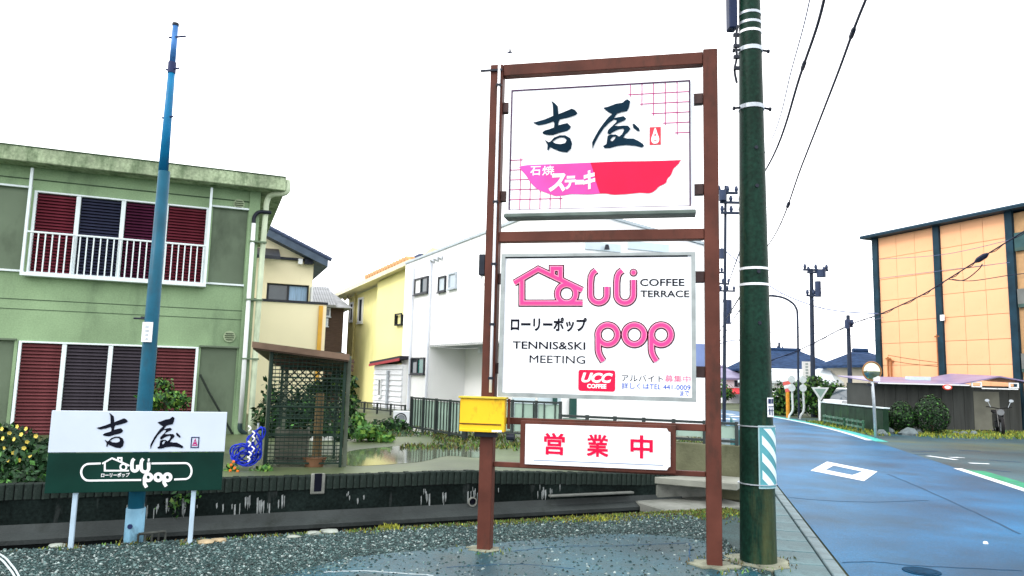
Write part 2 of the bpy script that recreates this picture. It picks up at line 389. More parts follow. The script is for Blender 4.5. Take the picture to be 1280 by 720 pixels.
part('footing_ledge', m, M('ledge_concrete', (.034, .041, .041), .6, .4, 1.5, bump=.3, bscale=40, dirt=((.018, .022, .02), .45, 3, .5)), t)
cm = M('coping_block', (.014, .021, .018), .7, spec=.05, var=.5, scale=3, bump=.4, bscale=60, island=.3, dirt=((.07, .085, .08), .18, 6, .4))
# .5, 3, bump=.4, bscale=60, island=.3, dirt=((.11, .125, .12), .25, 6, .4))
n = int((WU1 - WU0) / .074)
cb = [MB().box(-.033, .033, -.012 - .004 * k, .118, -.148, 0).mesh('coping_block', cm, .006) for k in range(3)]
for i in range(n):
    u = WU0 + .05 + i * .074
    if -4.3 < u: link('coping_block', cb[random.randrange(3)], t, (u, random.uniform(-.004, .004), topz(u) + random.uniform(-.006, .004)))
m = MB(); m.prism([(WU0, .30), (WU1, topz(WU1) - .15), (WU1, topz(WU1) - .004), (2.7, .448), (WU0, .448)], .004, .119)
part('coping_bed', m, M('joint_dark', (.010, .013, .013), .8, .2, 5), t)
m = MB(); m.prism([(-.16 + 5.2 * 0, 0), (0.02, 0)] and arc(0, 0, .05, 0, 360, 16)[:-1], -.012, .002); 
u, z = WALL_PL.uz(590, 627)
m2 = MB(); m2.prism([[(u + a, z + b) for a, b in arc(0, 0, .055, 0, 360, 16)[:-1]], [(u + a, z + b) for a, b in arc(0, 0, .042, 0, 360, 16)[:-1]]], -.03, .002)
pp = part('weep_pipe', m2, CONC, t)
m2 = MB(); m2.prism([(u + a, z + b) for a, b in arc(0, 0, .042, 0, 360, 16)[:-1]], -.006, -.001); part('pipe_mouth', m2, INKB, pp)
u, z = WALL_PL.uz(397, 602)
m2 = MB(); m2.box(u - .075, u + .075, -.03, .0, z - .13, z + .09); part('drain_slot', m2, CONC, t, .008)
m2 = MB(); m2.box(u - .04, u + .04, -.033, -.028, z - .10, z + .09); part('drain_opening', m2, INKB, t)
# lime runs on the face: thin crusts that have dripped out of the joints
m2 = MB()
CL = [random.uniform(-3.6, 4.4) for _ in range(13)]
for i in range(105):
    u = random.choice(CL) + random.gauss(0, .13); z1 = random.uniform(.17, .27); ln = random.uniform(.03, .15) * random.choice((.5, 1, 1, 1.5)); wd = random.uniform(.003, .012)
    if not -4 < u < 4.7: continue
    m2.prism([(u - wd, z1), (u + wd * .6, z1 + .01), (u + wd, z1 - ln * .5), (u + wd * .2, z1 - ln), (u - wd * .5, z1 - ln * .7)], -.004, .0)
o = part('lime_runs', m2, M('lime_crust', (.24, .265, .265), .7, .3, 20), t, kind='stuff')
# slab bridging the ditch end beside the pole
P = WALL_PL
m = MB(); m.box(5.0, 6.3, -.75, .10, -.10, .02); m.box(5.35, 6.6, -.02, .40, .02, .24)
solo('culvert_slab', m, CONC, 'short concrete slab bridging the end of the ditch behind the right sign post', 'slab', P, bev=.015)
m = MB(); m.box(3.75, 4.95, -.10, -.02, .12, .145)
solo('concrete_plank', m, M('dark_concrete', (.13, .14, .13), .8, .3, 5, bump=.3, bscale=40), 'narrow pale concrete plank lying along the wall face under the open-for-business sign', 'plank', P, bev=.006)

# ================================================================ TALL SIGN FRAME
lp = gz(606, 687); rp = gz(893, 712) * 1.017
SG = Plane(lp, math.degrees(math.atan2(rp.x - lp.x, rp.y - lp.y))); SW = (Vector((rp.x, rp.y, 0)) - Vector((lp.x, lp.y, 0))).length
f = thing('sign_frame', 'tall brown steel two-post frame carrying the shop signs on the lot', 'sign frame', SG)
TOPZ = 4.60
m = MB(); m.box(-.062, .062, -.062, .062, -.2, TOPZ); part('post', m, BROWN, f, .006)
m = MB(); m.box(SW - .064, SW + .064, -.064, .064, -.2, TOPZ + .02); part('post', m, BROWN, f, .006)
def bar(z0, z1, x0=.064, x1=None, d=.05, n='crossbar'):
    m = MB(); m.box(x0, (SW - .066) if x1 is None else x1, -d, d, z0, z1); return part(n, m, BROWN, f, .005)
bar(4.485, 4.60); bar(2.838, 2.935)
bar(1.135, 1.195, d=.025); bar(.745, .79, d=.025)
TAB = [(-1, 4.175), (-1, 3.29), (-1, 2.49), (-1, 1.645), (1, 4.165), (1, 3.305), (1, 2.50), (1, 1.65)]
for s, z in TAB:
    m = MB()
    if s < 0: m.box(.062, .118, -.02, .05, z - .05, z + .05)
    else: m.box(SW - .16, SW - .066, -.02, .05, z - .05, z + .05)
    part('bracket', m, M('bracket_paint', (.07, .042, .040), .5, .3, 8), f, .004)
m = MB(); m.tube([(.030, -.078, z) for z in (1.42, 2.2, 3.0, 4.0, 4.58)], .014, 8); part('conduit', m, WHITE, f, smooth=True)
for z in (1.55, 2.05, 2.62, 3.22, 4.38):
    m = MB(); m.box(.006, .054, -.094, -.062, z - .012, z + .012); part('conduit_clip', m, DARKM, f, .002)
m = MB(); m.box(-.155, .06, -.085, -.070, 4.525, 4.545); part('rod', m, DARKM, f)
m = MB(); m.box(-.125, -.064, -.05, .05, 2.52, 2.72); k = part('switch_box', m, DARKM, f, .006)
m = MB(); m.tube([(-.10, 0, 2.52), (-.11, -.02, 2.47), (-.08, -.03, 2.44), (-.066, -.03, 2.42)], .008, 6); part('cable', m, WHITE, k)
m = MB(); m.box(.085, .125, -.01, .03, 1.45, 1.95); part('cable_duct', m, M('duct_paint', (.17, .10, .075), .5, .3, 8), f, .004)
m = MB(); m.box(.088, .122, -.02, -.011, 1.68, 1.80); part('ballast', m, M('old_brass', (.30, .27, .11), .5, .3, 9), f, .003)
for x in (0.0, SW):
    R = [(x + r * cos(a), r * .8 * sin(a)) for a in [2 * pi * k / 18 for k in range(18)] for r in [random.uniform(.13, .23) if x else random.uniform(.12, .19)]]
    m = MB(); m.prism(R, -.05, .022 if x else .014, plane='xy')
    part('footing', m, M('footing_concrete', (.19, .20, .15), .8, .4, 6, bump=.4, bscale=40), f, .006)

# ---- lettering outlines traced once, placed on both signs
KICHI = [[(355,190),(385,210),(412,238),(418,310),(480,285),(540,260),(566,271),(590,298),(570,318),(500,340),(430,355),(418,385),(415,412),(460,398),(500,390),(530,420),(520,442),(490,460),(420,477),(370,495),(320,495),(280,485),(275,472),(300,455),(340,444),(378,430),(383,400),(375,372),(310,395),(240,408),(215,398),(193,385),(230,376),(300,355),(372,325),(370,270),(368,225)]]
KUCHI = [[(298,540),(330,562),(345,558),(380,520),(430,500),(480,500),(525,525),(540,570),(530,620),(495,652),(440,645),(380,622),(342,602),(330,632),(318,630),(322,588)],
         [(362,556),(400,530),(440,515),(475,520),(493,545),(480,570),(440,579),(395,575)]]
YA = [[(195,200),(240,190),(320,160),(385,150),(410,128),(432,115),(462,135),(450,195),(430,232),(380,240),(330,258),(300,300),(312,304),(250,350),(200,400),(150,475),(115,540),(85,605),(82,545),(110,490),(150,420),(200,350),(245,296),(284,262),(250,245),(215,220)]]
YB_ = [[(297,308),(340,295),(395,284),(422,308),(400,327),(340,352),(300,380),(345,383),(400,378),(440,380),(465,408),(445,437),(415,462),(392,500),(440,508),(495,508),(540,530),(588,560),(600,580),(580,595),(520,580),(420,570),(330,580),(260,600),(205,602),(192,580),(225,565),(230,530),(236,482),(268,468),(320,468),(352,488),(380,465),(402,425),(392,405),(350,412),(290,440),(255,466),(235,455),(240,425),(275,390),(322,345),(330,322),(310,318)],
        [(266,512),(290,486),(322,484),(310,508),(285,536),(268,532)]]
YD = [[(485,365),(500,358),(550,405),(557,430),(540,434),(495,400)]]
def place(loops, fx, fy): return [[(fx(x), fy(y)) for x, y in l] for l in loops]
def calligraphy(P, yf, parent, fk, fyy, mat, y0=-.010, y1=0.0):
    """brush characters: fk maps the first drawing to photo pixels, fyy the second"""
    c = []
    for nm, sets, g in (('brush_character', (KICHI, KUCHI), fk), ('brush_character', (YA, YB_, YD), fyy)):
        m = MB()
        for k, loops in enumerate(sets):
            LL = [P.pts([g(x, y) for x, y in l], yf) for l in loops]
            m.prism(LL, yf + y0 - .0006 * k, yf + y1)
        part(nm, m, mat, parent)

# ---- upper steak sign
YF = -.075                              # front of the sign faces
u0, u1, z0, z1 = .128, 1.872, 3.098, 4.40
s = thing('steak_sign', 'white lightbox sign with brush lettering and a red bowl, upper board in the brown frame', 'sign', SG)
m = MB(); m.box(u0, u1, YF + .012, .07, z0, 4.37); part('cabinet', m, M('cabinet_white', (.78, .80, .82), .4, .05, 4), s, .006)
q = [SG.uz(x, y, YF) for x, y in ((641, 115), (861, 101), (862, 256), (637, 263))]
fu0, fu1, fz0, fz1 = (q[0][0] + q[3][0]) / 2, (q[1][0] + q[2][0]) / 2, (q[2][1] + q[3][1]) / 2, (q[0][1] + q[1][1]) / 2
m = MB(); m.box(fu0 - .012, fu1 + .012, YF, YF + .010, fz0 - .012, fz1 + .012); part('face_panel', m, WHITE, s)
m = MB(); m.prism([[(fu0 - .012, fz0 - .012), (fu1 + .012, fz0 - .012), (fu1 + .012, fz1 + .012), (fu0 - .012, fz1 + .012)], [(fu0, fz0), (fu1, fz0), (fu1, fz1), (fu0, fz1)]], YF - .006, YF + .002)
part('border', m, M('border_print', (.045, .008, .05), .4, .2, 4), s)
m = MB(); m.box(u0 - .012, u1 + .012, YF - .03, .08, z0 - .036, z0 - .004); part('drip_rail', m, M('rail_paint', (.10, .13, .115), .4, .3, 5), s, .005)
m = MB(); m.box(u0 - .01, u1 + .01, YF - .014, YF + .02, z0, z0 + .035); part('lower_rim', m, WHITE, s, .004)
# magenta lattice in two corners
m = MB(); d = .1065; th = .0035
for k in range(1, 6):
    x = fu1 - k * d; m.box(x - th, x + th, YF - .0030, YF, fz1 - (6 - k) * .097 - .02, fz1)
    z = fz1 - k * .097; m.box(fu1 - (6 - k) * d - .02, fu1, YF - .0036, YF, z - th, z + th)
part('lattice_print', m, MAG, s)
m = MB(); d = .0965
for k in range(1, 6):
    x = fu0 + k * d; m.box(x - th, x + th, YF - .0030, YF, fz0, fz0 + (6 - k) * d + .02)
    z = fz0 + k * d; m.box(fu0, fu0 + (6 - k) * d + .02, YF - .0036, YF, z - th, z + th)
part('lattice_print', m, MAG, s)
fk = lambda x, y: (640 + x / 7.2, 100 + y / 7.2); fy2 = lambda x, y: (730 + x / 8, 110 + y / 8)
calligraphy(SG, YF, s, fk, fy2, INK)
bowl = [(649,209),(660,206.5),(700,205),(738,203.4)]; bot = [(750,242),(735,243),(715,242.6),(706,244),(695,245),(690,243.5),(680,240),(672,236.5),(664,229),(658,220),(652,213)]
B = SG.pts(spline(bowl, 3) + [(741, 212), (744, 224), (747, 234)] + spline(bot, 3), YF)
m = MB(); m.prism(B, YF - .006, YF); part('bowl_print', m, BOWLP, s)
B = SG.pts([(738,203.4),(770,202),(805,201.6),(830,201),(851,200.2)] + spline([(848,205),(842,211),(839,218),(834,224),(832,229),(824,233),(819,238),(812,241.5),(800,241),(785,242.5),(768,243.5),(758,242),(750,242)], 3) + [(747, 234), (744, 224), (741, 212)], YF)
m = MB(); m.prism(B, YF - .006, YF); part('bowl_print', m, REDP, s)
lettering('石', pbox(SG, 663, 208, 676, 219.5, YF), YF - .009, YF - .006, WPRINT, s, bold=.015); lettering('焼', pbox(SG, 678, 207.5, 693, 219.5, YF), YF - .009, YF - .006, WPRINT, s, bold=.008)
KT = [('ス', (686, 217, 707, 240)), ('テ', (706, 220, 720, 237)), ('ー', (719, 225, 730, 231)), ('キ', (729, 213, 744, 237))]
for ch, b in KT: lettering(ch, pbox(SG, *b, YF), YF - .0095, YF - .006, WPRINT, s, bold=.045, shear=.15)
B = pbox(SG, 812, 159, 826, 181, YF)
m = MB(); m.box(B[0], B[1], YF - .005, YF, B[2], B[3]); k = part('seal_stamp', m, M('seal_red', rgb(240, 70, 85, 1.25), .4, .25, 12), s)
cx, cz, wd, h = (B[0] + B[1]) / 2, (B[2] + B[3]) / 2, (B[1] - B[0]), (B[3] - B[2])
drop = loopspline([(cx, cz + .46 * h), (cx + .2 * wd, cz + .12 * h), (cx + .36 * wd, cz - .2 * h), (cx + .2 * wd, cz - .42 * h), (cx - .2 * wd, cz - .42 * h), (cx - .36 * wd, cz - .2 * h), (cx - .2 * wd, cz + .12 * h)], 4)
m = MB(); m.prism(drop, YF - .008, YF - .005); part('seal_mark', m, WPRINT, k)
m = MB(); m.prism([(cx - .1 * wd, cz), (cx + .1 * wd, cz), (cx, cz + .15 * h)], YF - .010, YF - .008); m.box(cx - .13 * wd, cx + .13 * wd, YF - .010, YF - .008, cz - .3 * h, cz - .26 * h); part('seal_figure', m, M('seal_red', (1, 1, 1)), k)

# ---- lower coffee terrace sign
s = thing('coffee_sign', 'white lightbox sign with pink house logo and coffee lettering, lower board in the brown frame', 'sign', SG)
q = [SG.uz(x, y, YF) for x, y in ((635, 321), (863, 318), (869, 499), (630, 498))]
lu0, lu1, lz0, lz1 = .112, 1.868, 1.395, 2.705
m = MB(); m.box(lu0, lu1, YF + .012, .07, lz0, lz1); part('cabinet', m, M('cabinet_white', (1, 1, 1)), s, .006)
m = MB(); m.prism([[(lu0 - .008, lz0 - .008), (lu1 + .008, lz0 - .008), (lu1 + .008, lz1 + .008), (lu0 - .008, lz1 + .008)], [(lu0 + .028, lz0 + .03), (lu1 - .028, lz0 + .03), (lu1 - .028, lz1 - .02), (lu0 + .028, lz1 - .02)]], YF - .016, YF + .02)
part('trim', m, M('dull_trim', (.30, .33, .33), .4, .2, 8, metal=.4), s)
m = MB(); m.box(lu0 + .028, lu1 - .028, YF, YF + .010, lz0 + .03, lz1 - .02); part('face_panel', m, WHITE, s)
m = MB(); m.box(lu0 + .028, lu1 - .06, YF - .004, YF, lz1 - .032, lz1 - .022); part('border', m, INKB, s)
ppm = .0073            # metres per photo pixel on the board
def neon(paths, widths, parent, name, P, yf, depth0=.004):
    """outlined logo stroke: dark edge, pale rim, hot core, each a little prouder"""
    for (wd, mat, nm), dep in zip(widths, (.004, .0065, .009)):
        m = MB()
        for k, (p, cl) in enumerate(paths):
            m.ribbon(P.pts(p, yf), wd, yf - dep - .0003 * k, yf, cl)
        part(nm, m, mat, parent)
W3 = [(9.3 * ppm, REDB, 'logo_outline'), (6.6 * ppm, PINKL, 'logo_rim'), (4.2 * ppm, PINKH, 'logo_stroke')]
h5 = lambda L: [(640 + x / 9, 320 + y / 9) for x, y in L]
h6 = lambda L: [(730 + x / 9, 320 + y / 9) for x, y in L]
h7 = lambda L: [(720 + x / 6.547, 390 + y / 6.547) for x, y in L]
house = [(h5([(25, 305), (295, 148), (545, 268), (790, 385)]), False), (h5([(112, 275), (112, 530), (795, 530)]), False), (h5(arc(615, 425, 104, 0, 360, 28)[:-1]), True),
         (h5([(455, 215), (455, 140), (545, 140), (545, 255)]), False)]
neon(house, W3, s, 'house_logo', SG, YF)
ll = [(h6([(135, 163), (100, 190), (80, 228), (74, 300), (74, 440)] + arc(166, 440, 92, 180, 0, 14)[1:] + [(258, 345)]), False) for _ in range(1)]
def U(cx0, cx1, ytop, yend): # hooked u-shaped stroke in crop pixels
    r = (cx1 - cx0) / 2; return [(cx0 + 62, 163), (cx0 + 28, 190), (cx0 + 8, 230), (cx0, 300), (cx0, 435)] + [(cx0 + r - r * cos(pi * k / 14), 435 + r * sin(pi * k / 14)) for k in range(1, 15)] + [(cx1, yend)]
neon([(h6(U(74, 258, 0, 345)), False), (h6(U(368, 556, 0, 268)), False)], W3, s, 'lolli', SG, YF)
for (r, mat, nm), dep in zip(((45, REDB, 'logo_outline'), (33, PINKL, 'logo_rim'), (23, PINKH, 'logo_stroke')), (.004, .0065, .009)):
    m = MB(); m.prism(SG.pts(h6(arc(557, 187, r, 0, 360, 20)[:-1]), YF), YF - dep, YF); part(nm, m, mat, s)
pops = []
for cx in (260, 478, 697): pops.append((h7(arc(cx, 186, 80, 0, 360, 30)[:-1]), True))
for cx in (182, 617): pops.append((h7(spline([(cx, 186), (cx, 260), (cx + 2, 320), (cx + 16, 362), (cx + 42, 402)], 4)), False))
neon(pops, W3, s, 'pop', SG, YF)
for body, b, bo in (('COFFEE', (800, 348.5, 855.5, 357.5), .012), ('TERRACE', (800.5, 363, 861.5, 371.5), .012), ('ローリーポップ', (638.5, 396.5, 733.5, 414.5), .035), ('TENNIS&SKI', (641, 427, 731.5, 436.5), .010), ('MEETING', (662, 444.5, 731.5, 454), 0)):
    lettering(body, pbox(SG, *b, YF), YF - .004, YF, INKB, s, bold=bo)
B = pbox(SG, 723, 462.5, 769, 489, YF); r = .022
rr = arc(B[1] - r, B[3] - r, r, 0, 90, 5) + arc(B[0] + r, B[3] - r, r, 90, 180, 5) + arc(B[0] + r, B[2] + r, r, 180, 270, 5) + arc(B[1] - r, B[2] + r, r, 270, 360, 5)
m = MB(); m.prism(rr, YF - .005, YF); k = part('coffee_badge', m, REDP, s)
lettering('UCC', pbox(SG, 727, 466, 766, 478.5, YF), YF - .008, YF - .005, WPRINT, k, bold=.045, shear=.3)
lettering('COFFEE', pbox(SG, 734, 480, 758, 485.5, YF), YF - .008, YF - .005, WPRINT, k, bold=.04)
lettering('アルバイト', pbox(SG, 777, 468.5, 829, 477, YF), YF - .003, YF, INKB, s, name='handwriting')
lettering('募集中', pbox(SG, 831, 469, 863, 478, YF), YF - .003, YF, M('pink_marker', rgb(245, 110, 150, 1.2), .5, .1, 9), s, name='handwriting')
lettering('詳しくはTEL 441-0009', pbox(SG, 777, 479, 863, 487, YF), YF - .003, YF, BLUEP, s, name='handwriting')
lettering('ま', pbox(SG, 850, 488.5, 855, 495, YF), YF - .003, YF, BLUEP, s, name='handwriting'); lettering('で', pbox(SG, 856, 488.5, 861.5, 495, YF), YF - .003, YF, BLUEP, s, name='handwriting')

# ---- open-for-business sign
s = thing('open_sign', 'small white sign board with three red characters fixed low on the brown frame', 'sign', SG)
YO = -.11
q = SG.pts([(657, 530), (838, 536), (838, 588), (656, 580)], YO)
qo = SG.pts([(650, 526), (845, 532), (845, 593), (649, 585)], YO)
m = MB(); m.prism([qo[0], qo[1], qo[2], qo[3]], YO + .022, -.030); part('backing_frame', m, BROWN, s, .004)
cc = .03
ch = [(q[3][0], q[3][1]), (q[2][0] - cc, q[2][1]), (q[2][0] - cc * .5, q[2][1] + cc * .9), (q[2][0], q[2][1] + cc), (q[1][0], q[1][1] - cc), (q[1][0] - cc * .5, q[1][1] - cc * .9), (q[1][0] - cc, q[1][1]), (q[0][0], q[0][1])]
m = MB(); m.prism(ch, YO, YO + .020); part('face_panel', m, WHITE, s)
for c, b in (('営', (680, 541, 706, 568.5)), ('業', (733, 543, 761, 571)), ('中', (788, 544, 816, 573))):
    lettering(c, pbox(SG, *b, YO), YO - .006, YO, M('red_vinyl', rgb(240, 15, 70, 1.25), .35, .1, 9), s, bold=.024)
l = SG.pts([(667, 575), (829, 581.5)], YO)
m = MB(); m.ribbon(l, .007, YO - .003, YO); part('rule_line', m, M('slate_print', (.22, .28, .40), .5), s)

# ---- yellow box on the left post
s = thing('yellow_box', 'faded yellow metal box with a lid fixed to the left post of the brown frame', 'box', SG)
YY = -.16
q = SG.pts([(574, 499), (631, 498), (630, 540), (575, 539)], YY)
bu0, bu1, bz0, bz1 = (q[0][0] + q[3][0]) / 2, (q[1][0] + q[2][0]) / 2, (q[2][1] + q[3][1]) / 2, (q[0][1] + q[1][1]) / 2
ym = M('yellow_paint', (.78, .47, .020), .45, .12, 3, dirt=((.25, .13, .02), .25, 7, .6), bump=.05, bscale=30)
m = MB(); m.box(bu0, bu1, YY, -.064, bz0, bz1); part('box_body', m, ym, s, .006)
m = MB(); m.box(bu0 - .012, bu1 + .014, YY - .02, -.064, bz1 + .001, bz1 + .020); part('lid', m, M('lid_paint', (.55, .42, .05), .5, .2, 5), s, .004)
m = MB(); m.box(bu0 + .005, bu1 - .03, YY - .008, YY, bz0 + .062, bz0 + .072); part('seam', m, M('rust', (.10, .04, .012), .8, .3, 9), s)
m = MB(); m.box(bu0 + .004, bu1 - .05, YY - .012, YY, bz0 - .004, bz0 + .022); part('flap', m, ym, s, .003)
m = MB(); m.box(bu1 - .11, bu1 - .02, YY - .014, YY, bz0 + .002, bz0 + .018); part('label_strip', m, WHITE, s)
m = MB(); m.cyl((bu1 + .03, -.11, bz0 + .03), (bu1 + .03, -.11, bz0 + .30), .014, 8); part('hinge_rod', m, BROWN, s)
m = MB(); m.box(-.10, .11, -.13, -.064, bz0 - .05, bz0 - .006); part('mount', m, DARKM, s, .004)
m = MB(); m.cyl((bu1 + .02, -.12, bz0 - .04), (bu1 + .09, -.12, bz0 - .04), .03, 10); part('knob', m, DARKM, s)

# ================================================================ UTILITY POLE (near)
pb = gz(948, 702)
s = thing('utility_pole', 'thick dark green wet concrete utility pole with a striped plate beside the road', 'pole', loc=(pb.x, pb.y, 0))
polem = M('wet_pole_concrete', (.006, .026, .017), .42, .35, 1.6, spec=.09, fine=(30, .35), bump=.12, bscale=35, dirt=((.085, .095, .040), .40, 2.6, .12))  # olive streaks: stain plus highlight painted into the colour
def pr(z): return .158 - .011 * z
m = MB(); m.tube([(0, 0, z) for z in (-.3, 0, 1, 2, 3, 4, 5, 6, 7.5, 9)], [pr(z) for z in (0, 0, 1, 2, 3, 4, 5, 6, 7.5, 9)], 40)
part('shaft', m, polem, s, smooth=True)
def ring(z, h, off, mat, nm):
    m = MB(); m.tube([(0, 0, z - h / 2), (0, 0, z + h / 2)], pr(z) + off, 36, True); return part(nm, m, mat, s)
for py in (335, 355): ring(gy(948, py, pb.y - .1).z, .022, .004, WHITE, 'wire_band')
for py in (13, 25, 36): ring(gy(948, py, pb.y - .1).z, .026, .004, WHITE if py == 36 else STEEL, 'wire_band')
for py in (58, 131):
    z = gy(948, py, pb.y - .1).z; k = ring(z, .04, .007, STEEL, 'clamp_band')
    for sx in (-1, 1):
        m = MB(); m.cyl((sx * (pr(z)), -.02, z), (sx * (pr(z) + .065), -.02, z - .01), .012, 8); m.cyl((sx * (pr(z) + .05), -.02, z - .01), (sx * (pr(z) + .07), -.02, z - .01), .02, 6); part('bolt', m, DARKM, k)
for py in (185, 233, 340, 404):
    z = gy(948, py, pb.y - .1).z; m = MB(); m.cyl((0, -pr(z) + .004, z), (0, -pr(z) - .012, z), .017, 10); part('step_socket', m, DARKM, s)
z0 = gy(925, 38, pb.y).z
m = MB(); m.box(-.215, -.135, -.06, .06, z0, z0 + .62); k = part('junction_box', m, M('dark_blue_box', (.012, .022, .06), .5, .2, 4), s, .01)
P = [(-.15, -.10, z0 + .0), (-.165, -.08, z0 - .15), (-.15, -.06, z0 - .3), (-.17, -.05, z0 - .42), (-.15, -.05, z0 - .55)]
m = MB(); m.tube(spline(P, 4), .012, 6); part('hanging_cable', m, DARKM, s)
for i in range(4):
    m = MB(); m.box(-.185, -.13, -.09, -.06, z0 - .10 - i * .11, z0 - .07 - i * .11); part('cable_clip', m, DARKM, s)
# striped plate wrapped round the pole
zt, zb = gy(952, 532, pb.y - .15).z, gy(952, 611, pb.y - .15).z
def wrap(pts, off, zref=.9):   # (arc length, z) -> point on the pole skin; arc 0 faces the viewer, + to the right
    out = []
    for a, z in pts:
        R = pr(zref) + off; th = a / R + math.atan2(-pb.x, -pb.y) * 0; ang = -pi / 2 + th - math.atan2(pb.x, pb.y) * 0
        out.append((R * cos(ang), R * sin(ang), z))
    return out
def patch(a0, a1, z0, z1, off, n=14, skew=0.0, cut=None):
    m = MB(); vs = []
    for i in range(n + 1):
        a = a0 + (a1 - a0) * i / n; lo, hi = z0 + skew * (a - a0), z1 + skew * (a - a0)
        if cut: lo, hi = max(lo, cut[0]), max(cut[0], min(hi, cut[1])); lo = min(lo, cut[1])
        vs += wrap([(a, lo), (a, hi)], off) + wrap([(a, lo), (a, hi)], off - .004)
    for i in range(n):
        k = 4 * i; m.add([], []); 
    m.add(vs, [f for i in range(n) for f in ((4*i, 4*i+4, 4*i+5, 4*i+1), (4*i+2, 4*i+3, 4*i+7, 4*i+6), (4*i+1, 4*i+5, 4*i+7, 4*i+3), (4*i, 4*i+2, 4*i+6, 4*i+4))] + [(0, 1, 3, 2), (4*n, 4*n+2, 4*n+3, 4*n+1)])
    return m
pw = .135
A0, A1 = -.035, .36
k = part('guard_plate', patch(A0, A1, zb, zt, .010), M('plate_border', (.30, .46, .48), .4, .15, 6), s, label='teal plate with white diagonal stripes strapped round the pole')
part('plate_field', patch(A0 + .012, A1 - .012, zb + .014, zt - .014, .013), M('plate_teal', (.085, .29, .33), .4, .2, 5, dirt=((.02, .12, .14), .2, 6, .4)), k)
for q in range(-1, 5):
    zc = zb + .035 + q * .150
    part('stripe', patch(A0 + .03, A1 - .03, zc, zc + .052, .016, 30, -1.15, (zb + .03, zt - .03)) if q < 0 else patch(A0 + .03, A1 - .03, zc + .05, zc + .125, .016, 30, -1.0, (zb + .025, zt - .025)), M('plate_white', (.66, .80, .82), .35, .06, 6), k)
for z in (zb + .03, zt - .01): ring(z, .008, .018, STEEL, 'plate_strap')
zs, ze = gy(960, 497, pb.y - .1).z, gy(960, 521, pb.y - .1).z
k = part('number_plate', patch(.055, .155, ze, zs, .006), WHITE, s)
for i, (a0, a1, dz0, dz1) in enumerate(((.066, .10, .125, .17), (.108, .145, .125, .17), (.066, .145, .09, .10), (.075, .09, .02, .08), (.11, .125, .015, .08), (.066, .145, .055, .062))):
    part('plate_mark', patch(a0, a1, ze + dz0 * (zs - ze) / .18, ze + dz1 * (zs - ze) / .18, .009, 4), NAVY, k)
m = MB(); m.prism([(r * cos(2 * pi * i / 20), r * sin(2 * pi * i / 20)) for i in range(20) for r in [random.uniform(.22, .34)]], -.05, .010, plane='xy')
part('footing', m, M('footing_concrete', (1, 1, 1)), s)

# ================================================================ BLUE POST
bp = gz(158, 681)
s = thing('steel_pole', 'tall slim blue painted steel pole standing behind the small shop sign', 'pole', loc=(bp.x, bp.y + .12, 0))
blu = M('blue_paint', (.006, .14, .30), .4, .3, 2.2, bump=.08, bscale=40, dirt=((.02, .055, .12), .4, 6, .4))
m = MB(); m.tube([(.0, 0, z) for z in (-.3, 1.0, 2.0, 3.45)], [.070, .069, .063, .053], 20); part('lower_shaft', m, M('dark_blue_paint', (.009, .085, .14), .4, .35, 2.2, bump=.08, bscale=40, dirt=((.02, .05, .07), .4, 5, .4)), s, smooth=True)
m = MB(); m.tube([(-.01, 0, z) for z in (3.45, 4.0, 4.55)], [.045, .038, .031], 18); part('upper_shaft', m, blu, s, smooth=True)
m = MB(); m.tube([(-.01, 0, z) for z in (4.55, 4.93)], [.029, .027], 16); part('top_shaft', m, M('bright_blue_paint', (.05, .17, .42), .4, .3, 5, dirt=((.012, .02, .08), .35, 14, .5)), s, smooth=True)
m = MB(); m.cyl((-.01, 0, 4.44), (-.01, 0, 4.55), .038, 18); part('collar', m, NAVY, s)
m = MB(); m.cyl((-.01, 0, 4.93), (-.01, 0, 4.955), .032, 18); part('cap', m, DARKM, s)
for z, a in ((4.80, .11), (4.47, .07), (3.98, .05)):
    m = MB(); m.cyl((-.06, -.01, z), (a, -.02, z + .015), .009, 6); part('hook', m, NAVY, s)
m = MB(); m.tube([(0, 0, -.2), (0, 0, .30)], .082, 20); k = part('base_sleeve', m, M('pale_blue_paint', (.16, .33, .45), .4, .2, 5, dirt=((.05, .10, .13), .4, 8, .5)), s, smooth=True)
m = MB(); m.prism(arc(0, .15, .022, 0, 360, 14)[:-1], -.088, -.075); part('sleeve_emblem', m, NAVY, k)
zl = gy(176, 427, bp.y).z; zh = gy(176, 402, bp.y).z
m = MB(); m.box(-.045, .045, -.078, -.060, zl, zh); k = part('label_plate', m, WHITE, s)
for i in range(4):
    z = zh - .03 - i * (zh - zl - .03) / 4; m = MB(); m.box(-.018 + .004 * i, .016, -.081, -.078, z - .022, z); part('label_mark', m, STEEL, k)
m = MB(); m.cyl((-.16, -.02, gy(170, 397, bp.y).z), (-.05, -.02, gy(170, 397, bp.y).z), .010, 6); part('hook', m, DARKM, s)
# low rusty bench-like rack at its foot
a = gz(172, 680); b = gz(206, 677)
m = MB(); hh = .085
m.tube([(a.x, a.y, hh), (b.x, b.y, hh + .005)], .013, 6)
for k in range(5):
    p = a.lerp(b, k / 4); m.cyl((p.x, p.y, -.02), (p.x, p.y, hh), .010, 6)
solo('low_rail', m, M('rusty_rail', (.05, .055, .05), .7, .4, 12), 'short low metal rail standing at the foot of the blue pole', 'rail')

